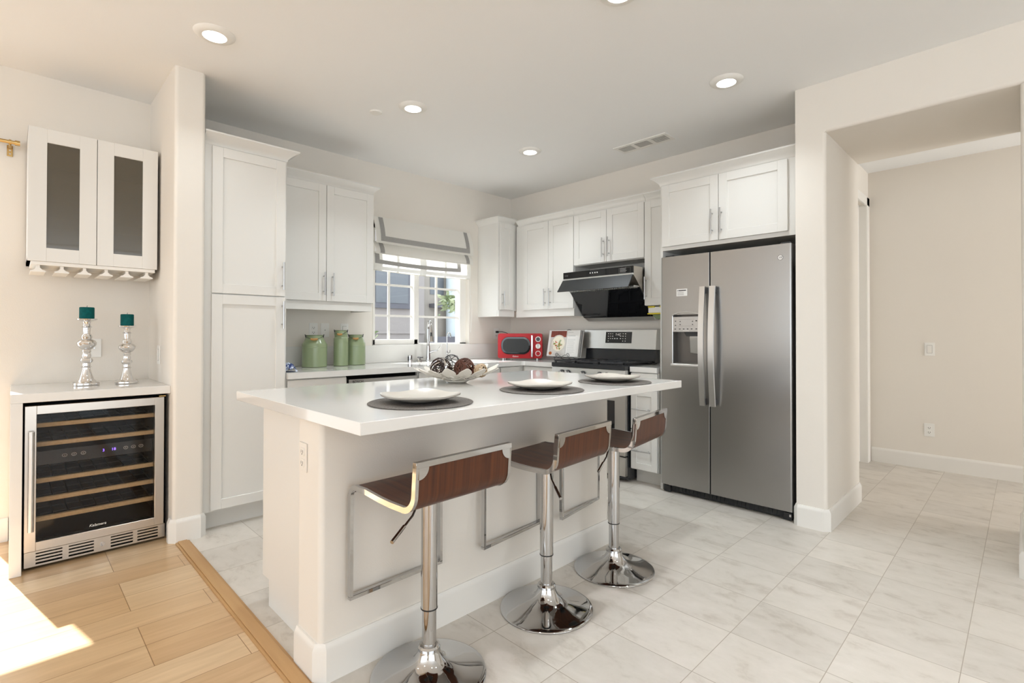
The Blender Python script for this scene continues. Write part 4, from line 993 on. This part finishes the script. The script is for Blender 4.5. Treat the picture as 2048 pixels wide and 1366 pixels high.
for i in range(12): leaf(0.100, 0.182, i*2*PI/12+rnd.uniform(-.08, .08), 0.034, 0.0055)
for i in range(15): leaf(0.150, 0.222+rnd.uniform(-0.010, 0.018), i*2*PI/15+rnd.uniform(-.07, .07), 0.033, 0.003)
def twig_ball(name, label, c, rr, mats_, n, seed, tr=0.0028):
    rnd = random.Random(seed); o = thing(name, label, 'decorative ball', c, 0, 'woven balls in the leaf bowl')
    for mt, k, nm in mats_:
        b = MB()
        for i in range(k):
            ax = Vector((rnd.gauss(0, 1), rnd.gauss(0, 1), rnd.gauss(0, 1))).normalized(); u = ax.orthogonal().normalized(); w = ax.cross(u)
            q = rr*rnd.uniform(0.9, 1.0); off = ax*rr*rnd.uniform(-.45, .45); q2 = math.sqrt(max(q*q-off.length_squared, 0.0004))
            b.tube([off + (u*math.cos(j*2*PI/20)+w*math.sin(j*2*PI/20))*q2*(1+0.02*math.sin(j*1.7)) for j in range(20)], tr*rnd.uniform(.7, 1.3), 6, True)
        b.build(nm, mt, o)
    return o
twig_ball('woven_ball', 'dark twig ball with silver strands in the leaf bowl', (bc[0]-0.067, bc[1]-0.055, IT+0.074), 0.056, [('twig1', 20, 'dark_twigs'), ('silver', 7, 'silver_strands')], 0, 4)
twig_ball('woven_ball', 'reddish brown twig ball in the leaf bowl', (bc[0]+0.008, bc[1]+0.045, IT+0.068), 0.056, [('twig2', 24, 'brown_twigs')], 0, 8, 0.0036)
twig_ball('woven_ball', 'small pale twig ball low in the leaf bowl', (bc[0]+0.078, bc[1]+0.095, IT+0.062), 0.036, [('twig3', 22, 'pale_twigs')], 0, 12)
twig_ball('woven_ball', 'thin black wire ball behind the silver-stranded one in the leaf bowl', (bc[0]-0.105, bc[1]+0.048, IT+0.092), 0.05, [('iron', 9, 'wire_rings')], 0, 15, 0.0013)

# ------------------------------------------------------------------ bar stools
s0 = thing('bar_stool', 'walnut and chrome bar stool at the island end nearest the wine cooler', 'bar stool', (-1.447, 1.032, 0), math.radians(1.5), 'bar stools along the island')
MB().lathe([(0, 0), (0.195, 0), (0.197, 0.004), (0.195, 0.008), (0.180, 0.0125), (0.140, 0.020), (0.100, 0.029), (0.070, 0.041), (0.050, 0.058), (0.040, 0.078), (0.036, 0.092), (0, 0.092)], (0, 0, 0), 72).build('base', 'chrome', s0, angle=50)
MB().lathe([(0.030, 0.088), (0.038, 0.090), (0.039, 0.100), (0.034, 0.106), (0.026, 0.107)], (0, 0, 0), 36).build('base_ring', 'chrome', s0)
MB().cyl((0, 0, 0.09), (0, 0, 0.24), 0.0245, n=36).build('gas_lift', 'chrome', s0)
MB().cyl((0, 0, 0.231), (0, 0, 0.612), 0.0285, n=40).build('column', 'chrome', s0)
MB().cyl((0, 0, 0.2275), (0, 0, 0.232), 0.0292, n=36).build('column_seal', 'black', s0)
MB().box(-0.08, -0.07, 0.611, 0.08, 0.07, 0.628, 0.004).build('seat_plate', 'dark', s0)
hw = 0.193
prof = [(0.193, 0.787), (0.189, 0.74)] + [(p[0], p[1]) for p in arc2((0.130, 0.698), 0.056, 0.0, -PI*0.47, 8)] + [(0.06, 0.641), (0.0, 0.643), (-0.09, 0.650)] + [(p[0], p[1]) for p in arc2((-0.146, 0.610), 0.040, PI*0.42, PI, 7)]
legp = prof + [(-0.187, 0.50), (-0.187, 0.268)]
b = MB()
for s in (-1, 1): b.ribbon(legp, 0.018, 1, s*hw-0.006, s*hw+0.006)
b.box(0.184, -hw-0.006, 0.776, 0.202, hw+0.006, 0.794, 0.001, 1)
b.box(-0.196, -hw-0.006, 0.259, -0.178, hw+0.006, 0.273, 0.001, 1)
for s in (-1, 1):    # corner brackets on the backrest
    q = [(s*(hw-0.004), 0.778)] + [(s*(hw-0.004-0.036*math.cos(a)), 0.778-0.036*math.sin(a)) for a in [i*PI/16 for i in range(9)]] 
    A = b._v([(0.198, y, z) for y, z in q]); B = b._v([(0.2015, y, z) for y, z in q]); b.face(A); b.face(B[::-1])
    for i in range(len(q)): b.face([A[i], A[(i+1) % len(q)], B[(i+1) % len(q)], B[i]])
b.build('frame', 'chrome', s0, angle=40)
b = MB(); b.ribbon(prof[:-2], 0.012, 1, -hw+0.0055, hw-0.0055); b.build('seat_shell', 'walnut', s0, angle=45)
lv = MB().tube([(0.02, -0.045, 0.618), (0.025, -0.07, 0.60), (0.035, -0.095, 0.575), (0.06, -0.15, 0.555)], 0.004, 8).build('height_lever', 'chrome', s0)
MB().tube([(0.055, -0.14, 0.5585), (0.085, -0.205, 0.535)], 0.0062, 10).build('lever_grip', 'chrome', lv)
s1 = dup(s0, (-1.445, 1.638, 0), math.radians(5), 'middle walnut and chrome bar stool at the island')
s2 = dup(s0, (-1.45, 2.150, 0), math.radians(9), 'walnut and chrome bar stool nearest the refrigerator')
for s, a in ((s1, 28), (s2, -16)):     # these levers are swung round
    for o in kids(s):
        if o.name.startswith('height_lever'): o.rotation_euler = (0, 0, math.radians(a))

# ------------------------------------------------------------------ wine nook
r = thing('waterfall_counter', 'white quartz waterfall shelf over the wine cooler', 'counter', (-3.7, 0.32, 0))
MB().box(XW+0.001, 0.003, 0.832, -3.402, 0.6485, 0.876, 0.0018, 1).build('top_slab', 'quartz', r, True)
MB().box(XW+0.001, 0.003, 0.0005, -3.402, 0.047, 0.8318, 0.0018, 1).build('side_panel', 'quartz', r, True)
r = thing('wine_cooler', 'stainless built-in wine cooler with a dark glass door and five wooden racks', 'wine cooler', (-3.7, 0.34, 0))
b = MB(); wy0, wy1 = 0.054, 0.640
b.box(-4.02, wy0, 0.012, -4.00, wy1, 0.822); b.box(-4.02, wy0, 0.012, -3.482, wy0+0.02, 0.822); b.box(-4.02, wy1-0.02, 0.012, -3.482, wy1, 0.822); b.box(-4.02, wy0, 0.802, -3.482, wy1, 0.822); b.box(-4.02, wy0, 0.012, -3.482, wy1, 0.11)
b.build('cabinet_shell', 'gap', r, True)
dy0, dy1, dz0, dz1 = 0.054, 0.624, 0.098, 0.812; fx0, fx1 = -3.478, -3.428
fw = 0.043
b = MB()
for (ya, yb, za, zb) in ((dy0, dy0+fw, dz0, dz1), (dy1-fw, dy1, dz0, dz1), (dy0+fw, dy1-fw, dz1-fw, dz1), (dy0+fw, dy1-fw, dz0, dz0+fw)): b.box(fx0, ya, za, fx1, yb, zb, 0.0015, 1)
dr = b.build('door', 'wsteel', r, True)
MB().box(fx1-0.016, dy0+fw-0.004, dz0+fw-0.004, fx1-0.008, dy1-fw+0.004, dz1-fw+0.004).build('door_glass', 'coolglass', dr, True)
b = MB(); b.cyl((fx1+0.032, 0.078, 0.205), (fx1+0.032, 0.078, 0.69), 0.0115, n=20); b.build('handle', 'lsteel', dr, True)
b = MB()
for z in (0.24, 0.655): b.cyl((fx1, 0.078, z), (fx1+0.032, 0.078, z), 0.006, n=12)
b.build('handle_post', 'lsteel', dr, True)
text('Kalamera', 0.0185, (fx1-0.0074, 0.335, 0.166), (0, 1, 0), (0, 0, 1), 'brand_lettering', 'lettering', dr, italic=0.3)
for z in (0.706, 0.610, 0.426, 0.330, 0.234):
    MB().box(-3.515, 0.085, z-0.011, -3.490, 0.600, z+0.011, 0.002, 1).build('rack_front', 'shelfwood', r, True)
    b = MB()
    for i in range(9): b.tube([(-3.515, 0.105+i*0.06, z-0.004), (-3.97, 0.105+i*0.06, z-0.004)], 0.0035, 6)
    for x in (-3.62, -3.75, -3.9): b.tube([(x, 0.08, z-0.006), (x, 0.605, z-0.006)], 0.003, 6)
    b.build('rack_wires', 'dark', r, True)
b = MB().box(-3.50, 0.082, 0.505, -3.486, 0.604, 0.575, 0.001); cp = b.build('control_board', 'bglass', r, True)
b = MB()
for y in (0.205, 0.242, 0.279, 0.458, 0.492, 0.526):
    b.tube([(-3.4855, y+0.0095*math.cos(k*PI/10), 0.542+0.0075*math.sin(k*PI/10)) for k in range(20)], 0.0009, 5, True); b.box(-3.4858, y-0.003, 0.541, -3.4852, y+0.003, 0.543)
b.build('touch_buttons', 'lettering', cp, True)
text('3', 0.020, (-3.4855, 0.362, 0.542), (0, 1, 0), (0, 0, 1), 'temperature_display', 'led', cp); text('18', 0.020, (-3.4855, 0.405, 0.542), (0, 1, 0), (0, 0, 1), 'temperature_display', 'led', cp)
b = MB(); ky0, ky1, kz0, kz1 = 0.056, 0.634, 0.016, 0.090; kx = -3.452
ys = [ky0, 0.098, 0.198, 0.222, 0.322, 0.392, 0.488, 0.508, 0.602, ky1]
for i in (0, 2, 4, 6, 8): b.box(kx-0.012, ys[i], kz0, kx, ys[i+1], kz1)
for i in (1, 3, 5, 7):
    for z in (0.016, 0.034, 0.050, 0.066, 0.081): b.box(kx-0.012, ys[i], z, kx, ys[i+1], z+0.009)
gr = b.build('vent_grille', 'wsteel', r, True)
MB().cyl((kx, 0.357, 0.052), (kx+0.004, 0.357, 0.052), 0.010, n=20).build('lock', 'chrome', gr, True)
b = MB(); b.box(-3.475, 0.60, 0.8135, -3.435, 0.632, 0.819); b.build('hinge', 'brass', r, True)

# candle holders
def holder(name, label, c, h, rb, clabel, lathe):
    r = thing('candle_holder', label, 'candle holder', (c[0], c[1], 0.8765), 0, 'silver candle holders'); MB().lathe(lathe, (0, 0, 0), 40).build('stem', 'silver', r)
    return r
def prof_holder(h, k):
    P = [(0, 0), (.058, 0), (.060, .006), (.058, .014), (.050, .017), (.034, .035), (.026, .06), (.0195, .085), (.019, .098), (.026, .102), (.019, .107), (.018, .122), (.026, .127), (.030, .137), (.026, .148), (.018, .152), (.021, .165), (.017, .178), (.021, .188), (.018, .196), (.030, .205), (.044, .222), (.0455, .236), (.038, .248), (.022, .256), (.026, .268), (.022, .28), (.016, .285), (.017, .30), (.018, .318), (.026, .322), (.018, .328), (.015, .340), (.020, .352), (.046, .362), (.048, .368), (.044, .370), (0, .366)]
    return [(a*k, z*h/.37) for a, z in P]
h1 = holder('a', 'taller turned silver candle holder on the waterfall shelf', (-3.745, 0.310), 0.378, 1, '', prof_holder(0.378, 1.0))
h2 = holder('b', 'shorter turned silver candle holder nearest the wing wall', (-3.715, 0.490), 0.340, 1, '', prof_holder(0.340, 0.92))
for (c, z, rr, hh_, lb) in (((-3.745, 0.310), 0.8765+0.3755, 0.034, 0.066, 'teal pillar candle on the taller silver holder'), ((-3.715, 0.490), 0.8765+0.338, 0.032, 0.068, 'teal pillar candle on the shorter silver holder')):
    r = thing('pillar_candle', lb, 'candle', (c[0], c[1], z), 0, 'teal candles')
    MB().lathe([(0, 0), (rr, 0), (rr, hh_-0.003), (rr-0.003, hh_), (0.006, hh_-0.004), (0, hh_-0.004)], (0, 0, 0), 32).build('wax', 'teal', r)
    MB().tube([(0, 0, hh_-0.005), (0.001, 0, hh_+0.004), (0.004, 0.001, hh_+0.009)], 0.0012, 6).build('wick', 'dark', r)

# glass-front cabinet and stemware rack
r = thing('display_cabinet', 'white wall cabinet with two bronze glass doors above the candle holders', 'cabinet', (-3.88, 0.345, 1.556))
b = MB(); cy0, cy1, cz0, cz1 = 0.062, 0.632, 1.556, 2.272
b.box(XW+0.001, cy0, cz0, XW+0.012, cy1, cz1)
for ya, yb in ((cy0, cy0+0.018), (cy1-0.018, cy1), (0.338, 0.354)): b.box(XW+0.001, ya, cz0, -3.722, yb, cz1)
b.box(XW+0.001, cy0, cz0, -3.722, cy1, cz0+0.018); b.box(XW+0.001, cy0, cz1-0.018, -3.722, cy1, cz1)
b.build('carcass', 'cab', r, True)
for z in (1.80, 2.065): MB().box(XW+0.012, cy0+0.018, z, -3.724, cy1-0.018, z+0.018).build('shelf', 'cab', r, True)
for ya, yb in ((cy0, 0.345), (0.348, cy1)):
    b = MB(); st = 0.074; e = 0.001
    b.box(-3.720, ya, cz0, -3.700, ya+st, cz1, e, 1); b.box(-3.720, yb-st, cz0, -3.700, yb, cz1, e, 1); b.box(-3.720, ya+st, cz1-st, -3.700, yb-st, cz1, e, 1); b.box(-3.720, ya+st, cz0, -3.700, yb-st, cz0+st, e, 1)
    dd = b.build('door', 'cab', r, True)
    MB().box(-3.714, ya+st-0.005, cz0+st-0.005, -3.708, yb-st+0.005, cz1-st+0.005).build('door_pane', 'frost', dd, True)
r = thing('stemware_rack', 'cream hanging stemware rack under the glass door cabinet', 'glass rack', (-3.85, 0.345, 1.50))
MB().box(-3.97, 0.075, 1.536, -3.705, 0.622, 1.5555, 0.002).build('top_board', 'trim', r, True)
for i in range(6):
    y = 0.105+i*0.0955
    b = MB(); b.prism([(y-0.030, 1.500), (y+0.030, 1.500), (y+0.030, 1.506), (y+0.016, 1.512), (y+0.007, 1.522), (y+0.007, 1.5355), (y-0.007, 1.5355), (y-0.007, 1.522), (y-0.016, 1.512), (y-0.030, 1.506)], 0, -3.95, -3.715); b.build('rail', 'trim', r, True)
# curtain rod end
r = thing('curtain_rod', 'brass curtain rod end on its wall bracket beside the glass door cabinet', 'curtain rod', (XW, -0.02, 2.2))
b = MB().cyl((-3.98, -2.3, 2.238), (-3.98, 0.012, 2.238), 0.010, n=18); b.build('rod', 'brass', r, True)
b = MB(); b.cyl((-3.98, 0.012, 2.238), (-3.98, 0.033, 2.238), 0.0145, n=20); b.cyl((-3.98, -0.012, 2.238), (-3.98, -0.002, 2.238), 0.0135, n=20); b.build('finial', 'brass', r, True)
b = MB(); b.box(XW+0.0005, -0.020, 2.172, XW+0.006, 0.005, 2.235, 0.002); b.tube([(XW+0.004, -0.007, 2.215), (-4.0, -0.007, 2.215), (-3.98, -0.007, 2.227)], 0.006, 8); b.build('bracket', 'brass', r, True)
b = MB()
for z in (2.186, 2.205): b.cyl((XW+0.006, -0.007, z), (XW+0.008, -0.007, z), 0.004, n=10)
b.build('screw', 'nickel', r, True)

# ------------------------------------------------------------------ ceiling fittings
l0 = thing('ceiling_light', 'round white ceiling downlight above the wine nook wall end', 'ceiling light', (-2.865, 0.723, ZC), 0, 'ceiling downlights')
MB().lathe([(0.060, -0.014), (0.066, -0.016), (0.080, -0.012), (0.092, -0.004), (0.094, 0.0), (0.060, 0.0)], (0, 0, 0), 48).build('trim_ring', 'white', l0)
MB().lathe([(0.062, -0.013), (0.05, -0.0145), (0, -0.015)], (0, 0, 0), 40).build('lens', 'lens', l0)
dup(l0, (-2.856, 1.895, ZC), 0, 'round white ceiling downlight between the smoke detector and the island')
dup(l0, (-2.862, 3.036, ZC), 0, 'round white ceiling downlight nearest the far ceiling corner')
dup(l0, (-1.245, 3.022, ZC), 0, 'round white ceiling downlight in front of the refrigerator')
dup(l0, (-1.253, 1.90, ZC), 0, 'round white ceiling downlight cut by the top edge of the picture')
for x, y, wt in ((-2.865, 0.723, 2.2), (-2.856, 1.895, 7), (-2.862, 3.036, 7), (-1.245, 3.022, 4), (-1.253, 1.90, 8), (0.4, 1.9, 5), (0.4, 0.7, 3), (-1.25, 0.72, 4), (-2.86, -1.2, 1.5), (-0.6, -1.6, 2)):  # lamps beyond the visible fixtures are added fill, out of view
    l = bpy.data.lights.new('downlight_and_fill', 'AREA'); l.shape = 'DISK'; l.size = 0.11; l.energy = DOWNLIGHT_W * wt; l.color = (0.88, 0.955, 1.0); l.spread = math.radians(116)
    o = bpy.data.objects.new('downlight_and_fill', l); COL.objects.link(o); o.location = (x, y, ZC-0.022)
r = thing('smoke_detector', 'small round white cover plate on the ceiling near the pantry', 'smoke detector', (-3.096, 1.758, ZC))
MB().lathe([(0.041, 0), (0.041, -0.006), (0.036, -0.010), (0, -0.011)], (0, 0, 0), 36).build('cover', 'white', r)
r = thing('ceiling_vent', 'white rectangular air vent with three grilles in the kitchen ceiling', 'vent', (-2.115, 3.55, ZC))
vx0, vx1, vy0, vy1 = -2.345, -1.885, 3.468, 3.632
b = MB(); zv = ZC-0.006
cells = [(-2.318, -2.205), (-2.172, -2.058), (-2.025, -1.912)]
xs = [vx0] + [q for c in cells for q in c] + [vx1]
for i in range(0, len(xs), 2): b.box(xs[i], vy0, zv, xs[i+1], vy1, ZC-0.0003)
for xa, xb in cells: b.box(xa, vy0, zv, xb, vy0+0.03, ZC-0.0003); b.box(xa, vy1-0.03, zv, xb, vy1, ZC-0.0003)
b.build('vent_frame', 'white', r, True)
for k, (xa, xb) in enumerate(cells):
    b = MB().box(xa, vy0+0.03, ZC-0.0012, xb, vy1-0.03, ZC-0.0004); g = b.build('grille_back', 'dark', r, True)
    b = MB()
    for i in range(9):
        y = vy0+0.034+i*0.0112
        b.hexa([(xa, y, zv), (xb, y, zv), (xb, y+0.003, zv), (xa, y+0.003, zv), (xa, y+0.003, ZC-0.0013), (xb, y+0.003, ZC-0.0013), (xb, y+0.007, ZC-0.0013), (xa, y+0.007, ZC-0.0013)])
    if k != 1:
        for i in range(8): x = xa+0.008+i*0.013; b.box(x, vy0+0.03, zv, x+0.003, vy1-0.03, zv+0.002)
    b.build('grille', 'white', g, True)
